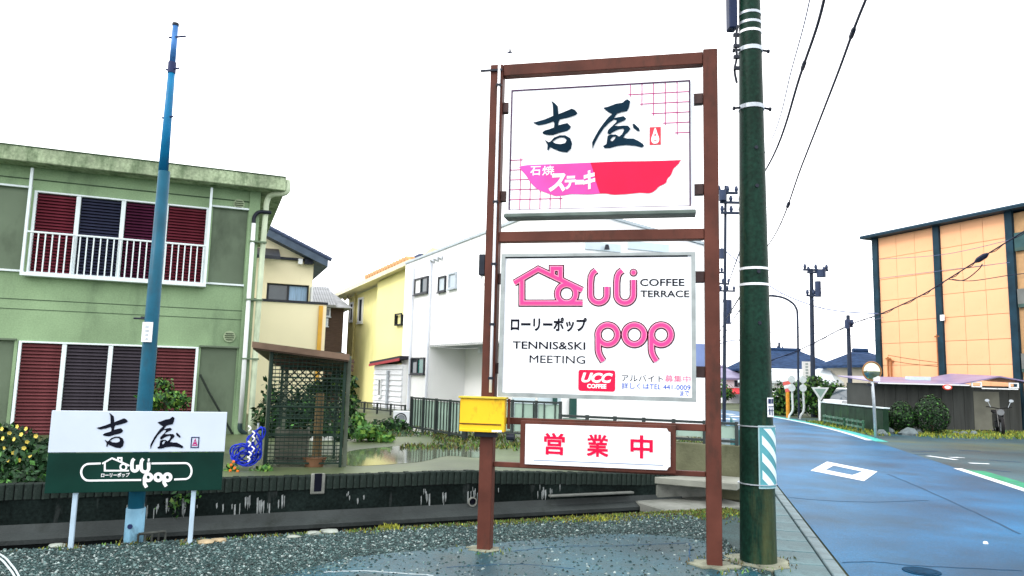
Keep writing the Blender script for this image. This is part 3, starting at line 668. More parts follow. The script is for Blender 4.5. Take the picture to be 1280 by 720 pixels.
# ================================================================ SMALL SIGN
s1 = gz(87, 686); s2 = gz(237, 680)
SM = Plane(s1, math.degrees(math.atan2(s2.x - s1.x, s2.y - s1.y)))
s = thing('shop_sign', 'small two-tone shop sign, white above and dark green below, on two thin steel legs', 'sign', SM)
for x in (0.0, .957):
    m = MB(); m.box(x - .019, x + .019, .012, .05, -.15, .60); part('leg', m, M('leg_paint', (.42, .55, .66), .35, .12, 6), s, .004)
y0 = -.012
m = MB(); m.box(-.235, 1.197, y0, .010, .818, 1.178); part('upper_panel', m, M('cool_white', (.54, .61, .72), .35, .04, 3), s, .003)
m = MB(); m.box(-.232, 1.194, y0, .010, .472, .812); part('lower_panel', m, M('dark_green_enamel', (.0035, .030, .022), .3, .3, 2), s, .003)
# the two brush characters, scaled from the big board
gk = lambda x, y: (100 + (135 + (x - 193) * (392 - 135) / 397) / 6.54, 510 + (40 + (y - 190) * (328 - 40) / 462) / 6.54)
gy_ = lambda x, y: (100 + (575 + (x - 82) * (845 - 575) / 518) / 6.54, 510 + (70 + (y - 115) * (332 - 70) / 487) / 6.54)
calligraphy(SM, y0, s, gk, gy_, INKB, -.004)
B = pbox(SM, 238.5, 546, 249, 560, y0)
m = MB(); r = .01; m.prism([[(B[0], B[2]), (B[1], B[2]), (B[1], B[3]), (B[0], B[3])], [(B[0] + .009, B[2] + .009), (B[1] - .009, B[2] + .009), (B[1] - .009, B[3] - .009), (B[0] + .009, B[3] - .009)]], y0 - .003, y0); k = part('seal_stamp', m, NAVY, s)
m = MB(); cx = (B[0] + B[1]) / 2; cz = (B[2] + B[3]) / 2
m.prism([[(cx, cz + .038), (cx + .022, cz - .03), (cx - .022, cz - .03)], [(cx, cz + .022), (cx + .012, cz - .022), (cx - .012, cz - .022)]], y0 - .003, y0); m.box(cx - .008, cx + .008, y0 - .0034, y0, cz - .015, cz); part('seal_mark', m, MAG, k)
p8 = lambda L: [(100 + x / 6.54, 510 + y / 6.54) for x, y in L]
def line(paths, wd, nm='logo_line', dep=.003):
    m = MB()
    for k, (p, cl) in enumerate(paths): m.ribbon(SM.pts(p8(p), y0), wd, y0 - dep - .0003 * k, y0, cl)
    part(nm, m, WPRINT, s)
line([([(170, 453)] + [(75, 456)] + [(75 - 65 * sin(pi * k / 12), 525 - 69 * cos(pi * k / 12)) for k in range(1, 12)] + [(75, 593), (500, 588)], False),
      ([(585, 453), (862, 450)] + [(862 + 50 * sin(pi * k / 12), 515 - 65 * cos(pi * k / 12)) for k in range(1, 12)] + [(862, 580), (770, 584)], False)], .016, 'capsule_outline')
line([([(182, 455), (262, 410), (405, 472)], False), ([(203, 448), (203, 512), (400, 512)], False), ([(355 + 25 * cos(2 * pi * k / 16), 482 + 25 * sin(2 * pi * k / 16)) for k in range(16)], True), ([(312, 430), (312, 408), (340, 408), (340, 440)], False)], .014)
def U2(x0, x1, yend): r = (x1 - x0) / 2; return [(x0 + 18, 415), (x0 + 6, 428), (x0, 450), (x0, 492)] + [(x0 + r - r * cos(pi * k / 10), 492 + r * sin(pi * k / 10)) for k in range(1, 11)] + [(x1, yend)]
line([(U2(425, 472, 465), False), (U2(500, 562, 445), False), ([(555, 425), (569, 425)], False)], .027, 'logo_letter')
line([([(cx + 27 * cos(2 * pi * k / 18), 566 + 27 * sin(2 * pi * k / 18)) for k in range(18)], True) for cx in (558, 640, 715)] + [([(528, 566), (528, 620), (545, 648)], False), ([(688, 566), (688, 612), (705, 640)], False)], .027, 'logo_letter')
lettering('ローリーポップ', pbox(SM, 126.5, 591, 162, 596.5, y0), y0 - .003, y0, WPRINT, s, bold=.02)

# ================================================================ GREEN APARTMENT HOUSE
G = GREEN_PL
s = thing('apartment_house', 'weathered green two-storey flat-roofed apartment house with red louvred shutters', 'house', G)
gw = M('green_render', (.225, .330, .190), .78, .24, .7, fine=(40, .10), bump=.12, bscale=50, dirt=((.085, .13, .08), .45, 1.0, .35))
gpan = M('grey_green_panel', (.115, .155, .105), .5, .2, .9, dirt=((.055, .075, .05), .4, 1.3, .5))
fasc = M('mossy_fascia', (.30, .37, .24), .75, .3, 2, dirt=((.055, .10, .045), .68, 4.5, .35), fine=(25, .25))
frm = M('shutter_frame', (.66, .74, .76), .35, .06, 5)
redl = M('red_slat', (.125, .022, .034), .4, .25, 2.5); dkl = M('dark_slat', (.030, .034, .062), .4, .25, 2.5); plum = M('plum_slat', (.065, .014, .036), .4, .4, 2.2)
lowr = M('low_red_slat', (.125, .038, .042), .4, .25, 2.5); lowd = M('low_dark_slat', (.048, .042, .052), .4, .25, 2.5)
UZ0, UZ1, LZ0, LZ1 = 3.14, 4.575, .36, 1.985
rect = lambda a, b, c, d: [(a, c), (b, c), (b, d), (a, d)]
m = MB(); m.prism([rect(-6, 2.30, .0, 5.02), rect(-1.385, 1.405, UZ0, UZ1), rect(-1.40, 1.395, LZ0, LZ1), rect(1.47, 2.085, 3.18, 4.60), rect(-3.3, -1.45, 3.18, 4.60), rect(1.44, 2.06, LZ0, 1.985), rect(-3.3, -1.45, LZ0, 1.985)], 0, .12)
part('front_wall', m, gw, s)
m = MB(); m.box(-6, 2.30, .30, 6.5, .0, 5.02); part('building_core', m, gw, s)
m = MB(); rq0 = G.uz(358, 222, -.38); rq1 = G.uz(353, 238, -.38); rq2 = G.uz(0, 179, -.38); rzt = (rq0[1] + rq2[1]) / 2
m.box(-6.2, rq0[0], -.38, 6.6, rq1[1] + (rzt - rq0[1]), rzt); part('roof_slab', m, fasc, s, .012)
m = MB(); m.box(-6.2, rq0[0] - .005, -.395, -.33, rzt, rzt + .014); part('roof_flashing', m, M('roof_flashing', (.09, .15, .09), .5, .3, 4), s)
for x0, x1, z0, z1 in ((1.47, 2.085, 3.18, 4.60), (-3.3, -1.45, 3.18, 4.60), (1.44, 2.06, LZ0, 1.985), (-3.3, -1.45, LZ0, 1.985)):
    m = MB(); m.box(x0 - .02, x1 + .02, .035, .06, z0 - .02, z1 + .02); part('shutter_case', m, gpan, s)
    m = MB(); m.box(x0 - .03, x1 + .03, -.045, -.002, z1, z1 + .035); part('case_trim', m, frm if z0 > 2 else gpan, s, .004)
    m = MB(); m.box(x0 - .03, x1 + .03, -.045, -.002, z0 - .035, z0); part('case_trim', m, frm if z0 > 2 else gpan, s, .004)
m = MB(); m.box(-6, 2.245, -.006, .0, 2.68, 2.692); m.box(-6, 2.245, -.006, .0, 2.515, 2.525); m.box(-6, 2.245, -.02, 0, 4.76, 4.775)
part('wall_joints', m, M('joint_green', (.05, .085, .05), .7), s, kind='stuff')
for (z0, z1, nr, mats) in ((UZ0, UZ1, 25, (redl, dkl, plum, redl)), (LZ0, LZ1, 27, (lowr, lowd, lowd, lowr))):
    X = (-1.385, -.715, -.01, .685, 1.405)
    m = MB()
    for x in X[1:-1]: m.box(x - .035, x + .035, -.02, .05, z0 + .03, z1 - .03)
    m.box(X[0], X[0] + .045, -.03, .05, z0, z1); m.box(X[4] - .045, X[4], -.03, .05, z0, z1)
    m.box(X[0] + .045, X[4] - .045, -.03, .05, z1 - .03, z1); m.box(X[0] + .045, X[4] - .045, -.03, .05, z0, z0 + .03)
    win = part('shutter_window', m, frm, s, .004)
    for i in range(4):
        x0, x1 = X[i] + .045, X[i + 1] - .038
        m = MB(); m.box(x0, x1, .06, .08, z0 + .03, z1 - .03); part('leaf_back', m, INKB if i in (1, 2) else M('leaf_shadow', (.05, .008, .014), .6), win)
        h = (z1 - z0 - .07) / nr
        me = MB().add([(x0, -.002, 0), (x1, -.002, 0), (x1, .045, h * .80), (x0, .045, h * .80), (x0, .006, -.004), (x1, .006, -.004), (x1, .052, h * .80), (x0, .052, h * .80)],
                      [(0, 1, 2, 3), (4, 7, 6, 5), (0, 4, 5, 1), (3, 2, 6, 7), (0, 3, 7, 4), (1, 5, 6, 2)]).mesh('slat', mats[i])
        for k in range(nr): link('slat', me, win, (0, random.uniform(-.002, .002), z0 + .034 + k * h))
# balcony rail of the upper window
m = MB(); m.box(-1.41, 1.44, -.17, -.13, 3.815, 3.845); m.box(-1.41, 1.44, -.19, -.01, 3.075, 3.135)
rl = part('window_rail', m, frm, s, .004)
for i in range(27):
    x = -1.34 + i * 2.70 / 26; m = MB(); m.box(x - .010, x + .010, -.16, -.14, 3.135, 3.815); part('baluster', m, frm, rl)
for x in (-1.425, 1.425):
    m = MB(); m.box(x - .022, x + .022, -.18, -.12, 3.075, 4.93); part('rail_post', m, frm, rl, .004)
for (u, z, r) in ((1.913, 2.20, .105), (1.917, 4.70, .10)):
    m = MB(); m.prism([(u + a, z + b) for a, b in arc(0, 0, r, 0, 360, 20)[:-1]], -.03, 0); v = part('wall_vent', m, M('vent_cover', (.30, .38, .24), .5, .15, 5), s)
    for k in range(4):
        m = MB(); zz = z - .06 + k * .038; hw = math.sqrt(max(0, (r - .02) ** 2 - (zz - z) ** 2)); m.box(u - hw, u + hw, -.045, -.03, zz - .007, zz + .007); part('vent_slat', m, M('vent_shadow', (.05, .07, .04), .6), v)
a = G.pts([(250, 468), (262, 492), (278, 520), (292, 545), (303, 566)], -.05)
m = MB(); m.tube([(u, -.05, z) for u, z in a], .020, 8); part('black_hose', m, M('hose_black', (.02, .028, .022), .5), s)
m = MB(); m.box(.42, .60, -.06, 0, 2.47, 2.49); part('pipe_stub', m, DARKM, s)
pale = M('pipe_cream', (.50, .58, .42), .5, .2, 3, dirt=((.20, .26, .17), .4, 3, .3)); whp = M('pipe_white', (.74, .78, .78), .4, .08, 5)
m = MB(); m.tube([(2.20, -.09, z) for z in (4.35, 3, 2, .62)], .040, 12); m.tube(spline([(2.20, -.09, .62), (2.21, -.09, .5), (2.33, -.06, .38), (2.36, -.05, .05)], 4), .042, 12, mi=1)
part('white_downpipe', m, [whp, M('pipe_dark', (.03, .055, .055), .5)], s, smooth=True)
m = MB(); m.tube(spline([(2.74, -.30, 5.20), (2.76, -.30, 5.03), (2.70, -.26, 4.95), (2.50, -.14, 4.93), (2.42, -.05, 4.84), (2.40, -.05, 4.5), (2.385, -.05, 3), (2.385, -.05, .3)], 5), .052, 12); part('roof_downpipe', m, pale, s, smooth=True)
m = MB(); m.tube(spline([(2.20, -.09, 4.35), (2.20, -.09, 4.47), (2.26, -.10, 4.56), (2.36, -.12, 4.58), (2.50, -.12, 4.58)], 4), .035, 8); part('pipe_elbow', m, DARKM, s, smooth=True)
for z in (4.0, 2.9, 1.8): 
    m = MB(); m.box(2.15, 2.45, -.135, -.0, z - .015, z + .015); part('pipe_clip', m, M('clip_green', (.12, .17, .11), .5), s)
m = MB(); m.box(2.10, 2.295, -.05, -.002, .0, 5.01); part('corner_pier', m, gw, s, .006)

# ================================================================ LEAVES
def leafm(name, c, isl=.5): return M(name, c, .55, .35, 3, island=isl, spec=.2)
LD = leafm('leaf_dark', (.011, .038, .013)); LM = leafm('leaf_mid', (.042, .125, .024)); LL = leafm('leaf_light', (.11, .21, .030)); LY = leafm('grass_yellow', (.26, .28, .035), .4); LT = leafm('leaf_topiary', (.007, .024, .007), .5)
def leaves(m, c, R, n, size, seed=0, shell=.55, lump=.25, flat=0.0, mi=None):
    rnd = random.Random(seed); c = Vector(c)
    ph = [rnd.uniform(0, 6.28) for _ in range(6)]
    for _ in range(n):
        d = Vector((rnd.gauss(0, 1), rnd.gauss(0, 1), rnd.gauss(0, 1))).normalized()
        k = 1 + lump * (sin(3.1 * d.x * 2 + ph[0]) + sin(2.7 * d.y * 2 + ph[1]) + sin(3.7 * d.z * 2 + ph[2])) / 2
        rr = k * (shell + (1 - shell) * rnd.random()) if rnd.random() < .8 else rnd.random() * k
        p = c + Vector((d.x * R[0], d.y * R[1], d.z * R[2])) * rr
        a = Vector((rnd.gauss(0, 1), rnd.gauss(0, 1), rnd.gauss(0, 1))).normalized(); b = a.cross(d + Vector((.01, 0, 0))).normalized() if True else a
        sz = size * rnd.uniform(.6, 1.35); a = a * sz; b = b * sz * .55
        j = 0 if mi is None else rnd.choices(range(len(mi)), mi)[0]
        m.add([p - a, p - b, p + a * 1.1, p + b], [(0, 1, 2, 3)], j)
    return m
def twigs(m, base, tops, r=.012):
    for t in tops:
        mid = Vector(base).lerp(Vector(t), .5) + Vector((random.uniform(-.05, .05), random.uniform(-.05, .05), 0)); m.tube([base, mid, t], [r, r * .7, r * .4], 6)
BARK = M('bark', (.055, .042, .030), .85, .35, 8, bump=.4, bscale=30)
def plant(name, label, cat, base, blobs, leafmats, weights, size, group=None, trunk_r=.02):
    s = thing(name, label, cat, None, group, loc=base)
    m = MB(); B = Vector(base)
    tops = [Vector(b[0]) - B for b in blobs]; twigs(m, (0, 0, -.05), tops, trunk_r); part('trunk' if trunk_r > .035 else 'stem', m, BARK, s)
    m = MB()
    for i, (c, R, n) in enumerate(blobs): leaves(m, Vector(c) - B, R, n, size, hash(name) % 997 * 0 + i * 17 + int(abs(B.x) * 100), mi=weights)
    part('crown' if trunk_r > .035 else 'foliage', m, leafmats, s); return s
# yellow-flowered bush at the left edge
c = gy(12, 570, 8.2)
s = plant('flower_bush', 'bushy plant with small yellow flowers behind the wall at the left edge', 'bush', (c.x, c.y, YARD),
          [(gy(8, 568, 8.2), (.42, .35, .34), 700), (gy(52, 590, 8.1), (.32, .3, .24), 480), (gy(88, 608, 8.05), (.25, .25, .16), 300), (gy(20, 610, 8.0), (.4, .3, .15), 380), (gy(70, 570, 8.3), (.30, .2, .26), 520), (gy(120, 590, 8.35), (.35, .2, .2), 520), (gy(18, 604, 7.5), (.34, .18, .17), 620), (gy(58, 608, 7.6), (.26, .16, .13), 420), (gy(100, 618, 7.85), (.3, .12, .08), 220), (gy(35, 575, 8.0), (.3, .3, .22), 520), (gy(12, 552, 8.2), (.3, .3, .2), 420)], [LD, LM], [7, 1], .035)
fm = M('yellow_petal', (.72, .58, .12), .5, .15, 8); 
def flower_mesh(mat, r):
    m = MB()
    for k in range(5):
        a = 2 * pi * k / 5; d = Vector((cos(a), -.3, sin(a))) * r; e = Vector((-sin(a), 0, cos(a))) * r * .5; m.add([(0, 0, 0), d * .6 + e, d, d * .6 - e], [(0, 1, 2, 3)])
    m.add([(r * .25 * cos(2 * pi * k / 6), -.006, r * .25 * sin(2 * pi * k / 6)) for k in range(6)], [tuple(range(6))])
    return m.mesh('flower', mat)
fme = flower_mesh(fm, .024)
for x, y in ((3, 536), (12, 541), (18, 549), (27, 543), (34, 552), (6, 560), (17, 566), (30, 560), (38, 570), (24, 575), (10, 575), (45, 545), (14, 588), (4, 548), (22, 533), (33, 536)):
    link('flower', fme, s, gy(x, y, 7.83) - Vector((c.x, c.y, YARD)), (random.uniform(-.4, .4), 0, random.uniform(-.4, .4)))
# trailing plant over the wall behind the small sign
c = gy(205, 625, 7.75)
plant('trailing_plant', 'green trailing plant hanging over the dark wall under the small sign', 'plant', (c.x, c.y + .15, .42),
      [(gy(190, 625, 7.72), (.16, .12, .13), 170), (gy(222, 628, 7.75), (.16, .12, .15), 200), (gy(240, 618, 7.8), (.13, .1, .10), 120), (gy(205, 612, 7.85), (.3, .12, .08), 160)], [LM, LL, LD], [2, 1, 3], .026)
c = gy(206, 510, 10.6)
plant('garden_shrub', 'light green feathery shrub in front of the louvred window above the small sign', 'shrub', (c.x, c.y, YARD),
      [(gy(204, 497, 10.6), (.28, .25, .17), 420), (gy(188, 506, 10.6), (.14, .2, .14), 160), (gy(222, 502, 10.6), (.18, .2, .15), 240), (gy(205, 480, 10.6), (.12, .12, .09), 100), (gy(240, 565, 10.2), (.35, .3, .35), 300)], [LM, LL, LD], [3, 2, 2], .036)
# blue cord bundle with marigolds
c = gy(312, 575, 9.0); base = Vector((c.x, c.y, YARD))
cord_scale = .85
s = thing('cord_bundle', 'tangled bundle of bright blue cord with white ties hanging on a stake at the wall', 'cord bundle', loc=base)
bcm = M('blue_cord', (.012, .03, .40), .5, .35, 9); m = MB(); m.cyl((.05, .06, -.1), (.07, .06, .62), .014, 8); part('stake', m, STEEL, s)
rnd = random.Random(5)
for k in range(15):
    cx, cz, rx, rz_ = ((-.06 + rnd.uniform(-.07, .08), .16 + rnd.uniform(-.05, .06), rnd.uniform(.09, .17), rnd.uniform(.07, .14)) if k < 10 else (.10 + rnd.uniform(-.03, .03), .38 + rnd.uniform(-.1, .06), rnd.uniform(.04, .08), rnd.uniform(.12, .20)))
    tl = rnd.uniform(-.6, .6); P = []
    for i in range(21):
        a = 2 * pi * i / 20; P.append((cx + rx * cos(a) * cos(tl) - rz_ * sin(a) * sin(tl), rnd.uniform(-.012, .012) - .06 + .06 * sin(a + k), cz + rx * cos(a) * sin(tl) + rz_ * sin(a) * cos(tl)))
    m = MB(); m.tube(P, .011, 6); part('cord_loop', m, bcm, s, smooth=True)
for k in range(7):
    x, z = .03 + rnd.uniform(-.03, .07), .10 + k * .07; m = MB(); m.tube(spline([(x, -.13, z), (x + .03, -.145, z + .04), (x - .01, -.14, z + .07)], 3), .010, 6); part('white_tie', m, WHITE, s)
s.scale = (cord_scale,) * 3
c = gy(296, 588, 8.75); base = Vector((c.x, c.y, .44))
s = plant('marigold', 'small leafy plant with round orange flowers at the top of the wall', 'flower', base, [(gy(290, 590, 8.75), (.09, .08, .10), 110), (gy(330, 588, 8.8), (.12, .09, .07), 130), (gy(312, 593, 8.75), (.14, .08, .05), 90)], [LM, LL], [2, 1], .03)
fo = M('orange_petal', (.85, .20, .03), .5, .2, 14)
for x, y in ((292, 577), (289, 581), (293.5, 585), (297, 589), (294, 597), (288, 588)):
    m = MB(); p = gy(x, y, 8.63) - base
    for k in range(10):
        a = 2 * pi * k / 10; m.add([p, p + Vector((cos(a), -.2, sin(a))) * .017 , p + Vector((cos(a + .5), -.2, sin(a + .5))) * .018], [(0, 1, 2)])
    m.tube([p + Vector((0, -.012, 0)), p + Vector((0, .004, 0))], [.008, .012], 8); part('flower', m, fo, s)

# ================================================================ LEAN-TO SHED, MESH FENCE, TRELLIS
ML = Plane(gz(328, 584, YARD), 78)
s = thing('lean_to_roof', 'brown lean-to roof on thin posts over the fenced corner beside the green house', 'shelter', ML)
brn = M('roof_brown', (.085, .055, .038), .55, .3, 3, dirt=((.03, .022, .018), .4, 4, 1)); dgm = M('dark_green_metal', (.014, .030, .022), .5, .25, 6)
ra = ML.uz(318, 428, .0); rb = ML.uz(436, 444, 0)
m = MB(); m.add([(u, y, z) for u, zz in ((ra[0], ra[1]), (rb[0], rb[1])) for y, dz in ((-.1, 0), (2.6, -.16)) for z in (zz + dz, zz + dz - .085)],
      [(0, 2, 6, 4), (1, 5, 7, 3), (0, 4, 5, 1), (2, 3, 7, 6), (0, 1, 3, 2), (4, 6, 7, 5)])
part('roof_panel', m, brn, s)
m = MB(); m.add([(u, y, z) for u, zz in ((ra[0] - .01, ra[1] + .008), (rb[0] + .012, rb[1] + .008)) for y in (-.125, -.102) for z in (zz, zz - .075)],
      [(0, 2, 6, 4), (1, 5, 7, 3), (0, 4, 5, 1), (2, 3, 7, 6), (0, 1, 3, 2), (4, 6, 7, 5)])
part('fascia_board', m, M('fascia_brown', (.15, .10, .07), .5, .3, 4), s)
for u, y, hz in ((.02, .06, 1.86), (.96, .06, 1.78), (.02, 2.4, 1.74), (.96, 2.4, 1.66)):
    m = MB(); m.box(u - .025, u + .025, y - .025, y + .025, YARD - .1, hz); part('post', m, M('post_grey_green', (.10, .12, .09), .5, .3, 5), s, .004)
for k in range(3):
    m = MB(); m.box(-.05, 1.02, .5 + k * .8, .55 + k * .8, 1.70 - k * .05, 1.75 - k * .05); part('rafter', m, brn, s)
s = thing('mesh_fence', 'dark green wire mesh fence panel under the brown lean-to roof', 'fence', ML)
W = ML.uz(425, 583)[0]
for u in (.03, W):
    m = MB(); m.box(u - .018, u + .018, -.03, .006, YARD - .05, 1.80 if u > .5 else 1.86); part('post', m, dgm, s, .003)
m2 = MB()
for i in range(30): z = .50 + i * .0455; m2.cyl((.04, -.012, z), (W - .01, -.012, z), .0062, 5)
for i in range(1, 17): u = .03 + i * (W - .03) / 17; m2.cyl((u, -.018, .47), (u, -.018, 1.82), .0036, 5)
part('wire_mesh', m2, dgm, s, kind='stuff')
for z in (.47, .80, 1.15, 1.50): 
    m = MB(); m.box(.03, W, -.028, -.004, z - .010, z + .010); part('rail', m, dgm, s)
TR = Plane(ML.w(0, .9, 0), 78)
s = thing('trellis', 'dark criss-cross garden trellis behind the wire mesh fence', 'trellis', TR)
tz0, tz1, tu0, tu1 = .95, 1.66, .10, .80
m = MB(); m.box(tu0 - .03, tu0, -.02, .02, YARD, tz1); m.box(tu1, tu1 + .03, -.02, .02, YARD, tz1); m.box(tu0, tu1, -.02, .02, tz1 - .03, tz1); m.box(tu0, tu1, -.02, .02, tz0, tz0 + .03)
part('frame', m, dgm, s)
for sgn in (1, -1):
    k = -1.0
    while k < 1.6:
        pts = []
        for t in (0, 1):
            pass
        # clip the diagonal u + sgn*z = const to the frame
        c0 = tu0 + k; seg = []
        for i in range(41):
            u = tu0 + (tu1 - tu0) * i / 40; z = tz0 + sgn * (u - c0) if sgn > 0 else tz1 - .0 - (u - c0)
            if tz0 + .02 <= z <= tz1 - .02: seg.append((u, z))
        if len(seg) > 3:
            m = MB(); m.ribbon([seg[0], seg[-1]], .016, -.008 * sgn - .004, -.008 * sgn + .004); part('lath', m, dgm, s)
        k += .105
# wooden planter box and clutter behind the mesh
m = MB()
for i in range(4): m.box(.10, .50, .25, .27, YARD + .10 + i * .085, YARD + .18 + i * .085)
m.box(.10, .13, .27, .6, YARD, YARD + .44); m.box(.47, .50, .27, .6, YARD, YARD + .44); m.box(.10, .50, .27, .6, YARD + .02, YARD + .06)
solo('planter_box', m, M('grey_boards', (.10, .105, .085), .7, .3, 5), 'grey wooden box standing behind the wire mesh fence', 'box', ML)
m = MB(); m.tube([(.62, .18, YARD - .02), (.62, .18, YARD + .55), (.62, .18, YARD + .9)], [.06, .055, .05], 12)
solo('wooden_post', m, M('old_wood', (.14, .10, .05), .8, .35, 6, stretch=(1, 1, .2)), 'thick brown wooden post leaning behind the wire mesh fence', 'post', ML)
m = MB(); m.tube([(.62, .1, YARD - .02), (.62, .1, YARD + .10), (.62, .1, YARD + .11)], [.10, .14, .15], 16)
solo('flower_pot', m, M('terracotta', (.17, .09, .05), .8, .25, 6), 'brown clay flower pot at the foot of the wooden post', 'pot', ML, loc=ML.w(-.02, -.02, 0), rz=rad(90 - 78))
c = gz(432, 560, YARD)
plant('yard_shrub', 'dense dark green shrub growing beside the right post of the lean-to', 'shrub', (c.x, c.y, YARD),
      [(gy(430, 478, 11.2), (.20, .3, .16), 320), (gy(436, 505, 11.2), (.15, .25, .22), 340), (gy(430, 535, 11), (.17, .25, .22), 360), (gy(405, 488, 11.6), (.26, .3, .12), 260), (gy(412, 478, 11.4), (.2, .2, .09), 160)], [LD, LM, LL], [4, 2, 1], .045)
c = gz(452, 552, YARD)
plant('low_bush', 'low bright green bush spreading on the yard near the lean-to', 'bush', (c.x, c.y, YARD),
      [(gy(455, 540, 13), (.32, .4, .16), 520), (gy(480, 548, 13), (.22, .3, .09), 240), (gy(447, 525, 13.2), (.16, .3, .14), 200)], [LM, LL], [2, 1], .05)
c = gz(520, 545, YARD)
plant('bank_bush', 'dark green low bush in the shade under the metal railing', 'bush', (c.x, c.y + 2, YARD),
      [(gy(490, 533, 16), (.5, .5, .16), 420), (gy(530, 548, 15), (.45, .4, .12), 380), (gy(500, 545, 15), (.4, .3, .1), 260)], [LD, LM], [3, 1], .055)
stm = M('white_stone', (.55, .57, .55), .7, .2, 8)
c = gz(375, 558, YARD)  # hedge added to darken the view behind the mesh, standing for clutter
plant('filler_hedge', 'dark hedge added behind the wire mesh and trellis to stand for dark clutter', 'hedge', (c.x, c.y + 1.5, YARD),
      [(gy(345, 520, 13.5), (.45, .3, .55), 700), (gy(385, 515, 13.6), (.45, .3, .50), 700), (gy(415, 535, 13.5), (.35, .3, .4), 400), (gy(365, 545, 13.4), (.6, .3, .3), 500)], [LD, LM], [6, 1], .06, None, .05)
for i in range(9):
    p = gz(392 + i * 5, 551 - i * .2, YARD); r = random.uniform(.035, .06); m = MB()
    m.tube([(0, 0, -.01), (0, 0, r * .5), (0, 0, r), (0, 0, r * 1.25)], [r, r * 1.1, r * .8, r * .2], 7)
    solo('garden_stone', m, stm, 'white stone in the row edging the bed behind the mesh fence', 'stone', group='white edging stones in the yard', loc=(p.x, p.y, YARD))

# ================================================================ HOUSES BEHIND THE YARD
dkf = M('dark_window_frame', (.030, .034, .042), .4, .2, 5); wf = M('white_window_frame', (.75, .77, .78), .35, .05, 5)
glass = M('window_glass', (.045, .065, .080), .06, .3, .8, spec=.6); tealg = M('teal_glass', (.03, .15, .13), .08, .3, 1.2, spec=.5); curtain = M('blue_curtain', (.28, .42, .60), .6, .3, 6, stretch=(6, 1, .3))
def window(P, parent, px, y=0.0, frame=dkf, gl=glass, panes=1, fw=.05, depth=.06):
    """window from a photo rectangle on plane P: frame part with panes under it"""
    u0, u1, z0, z1 = pbox(P, *px, y); m = MB()
    holes = []; w_ = (u1 - u0 - fw * (panes + 1)) / panes
    for i in range(panes):
        a = u0 + fw + i * (w_ + fw); holes.append([(a, z0 + fw), (a + w_, z0 + fw), (a + w_, z1 - fw), (a, z1 - fw)])
    m.prism([[(u0, z0), (u1, z0), (u1, z1), (u0, z1)]] + holes, y - depth, y + .01)
    f = part('window', m, frame, parent)
    for i, h in enumerate(holes):
        m = MB(); m.box(h[0][0], h[1][0], y - .02, y + .005, h[0][1], h[2][1]); part('pane', m, gl[i % len(gl)] if isinstance(gl, list) else gl, f)
    m = MB(); m.box(u0 - .03, u1 + .03, y - depth - .04, y + .01, z0 - .03, z0); part('sill', m, frame, f)
    return f
# ---- white house
WH = Plane((-3.80, 26.0), 149.6)
CR_ = WH.loc((1.12, 17.6, 0))
s = thing('white_house', 'large white modern house with small windows and a recessed porch behind the brown sign frame', 'house', WH)
whm = M('white_render', (.91, .915, .93), .8, .03, .7, dirt=((.74, .77, .82), .2, .6, .3))
LEN = 9.73
rec = [WH.uz(537, 437), WH.uz(603, 426)]
ru0, rz1 = rec[0][0], (rec[0][1] + rec[1][1]) / 2
m = MB(); m.prism([[(0, 0), (ru0, 0), (ru0, rz1), (LEN, rz1), (LEN, 5.78), (0, 5.50)]], 0, .2); part('side_wall', m, whm, s)
m = MB(); m.box(ru0, LEN, 1.3, 1.45, 0, rz1); part('porch_wall', m, whm, s)
m = MB(); m.box(ru0 - .2, ru0, .2, 1.3, 0, rz1); part('porch_cheek', m, whm, s)
m = MB(); m.box(ru0, LEN, .0, 1.3, rz1 + .002, rz1 + .06); part('porch_soffit', m, M('soffit_grey', (.30, .34, .36), .7, .1, 3), s)
# front wall toward the viewer's right
FR = Plane((1.12, 17.6), 68)
dv = WH.u.copy()
def whl(P, u, y, z): q = P.w(u, y, z); lx, ly = WH.loc(q); return (lx, ly, z)
m = MB(); vs = [whl(FR, u, y, z) for u, z in ((0, 0), (4.45, 0), (4.45, 5.12), (0, 5.78)) for y in (0, .2)]
m.add(vs, [(0, 2, 4, 6), (1, 7, 5, 3), (0, 1, 3, 2), (2, 3, 5, 4), (4, 5, 7, 6), (6, 7, 1, 0)]); part('front_wall', m, whm, s)
m = MB(); vs = [whl(WH, 0, -.05, 5.50), whl(WH, LEN + .04, -.05, 5.78), whl(FR, 4.5, -.05, 5.13), whl(FR, 4.6, 7, 5.3), whl(WH, 0, 6, 5.6)]
vs += [(a, b, c + .07) for a, b, c in vs]; m.add(vs, [(0, 1, 2), (0, 2, 3), (0, 3, 4), (5, 6, 7), (5, 7, 8), (5, 8, 9)] + [(i, (i + 1) % 5, 5 + (i + 1) % 5, 5 + i) for i in range(5)])
part('roof', m, M('grey_roof_edge', (.42, .48, .52), .5, .1, 3), s)
window(WH, s, (519.5, 347, 536, 367.5), panes=2, gl=[wf, glass])
window(WH, s, (515, 447, 531.5, 468), panes=2, gl=[glass, tealg])
window(WH, s, (549, 345.5, 558, 365), panes=1, gl=M('pale_glass', (.45, .52, .58), .1, .1, 2)); window(WH, s, (562, 341, 571.5, 361), frame=M('grey_frame', (.40, .45, .50), .4), gl=M('pale_glass', (1, 1, 1)))
u, z = WH.uz(571, 437, 1.28); m = MB(); m.box(u - .05, u + .05, 1.2, 1.3, .3, rz1); part('porch_post', m, M('porch_post', (.05, .025, .03), .5), s)
for px in (513, 535): 
    u = WH.uz(px, 480)[0]; m = MB(); m.tube([(u, -.06, .4), (u, -.06, 5.3)], .04, 8); part('downpipe', m, M('pale_pipe', (.66, .70, .78), .4, .05, 4), s)
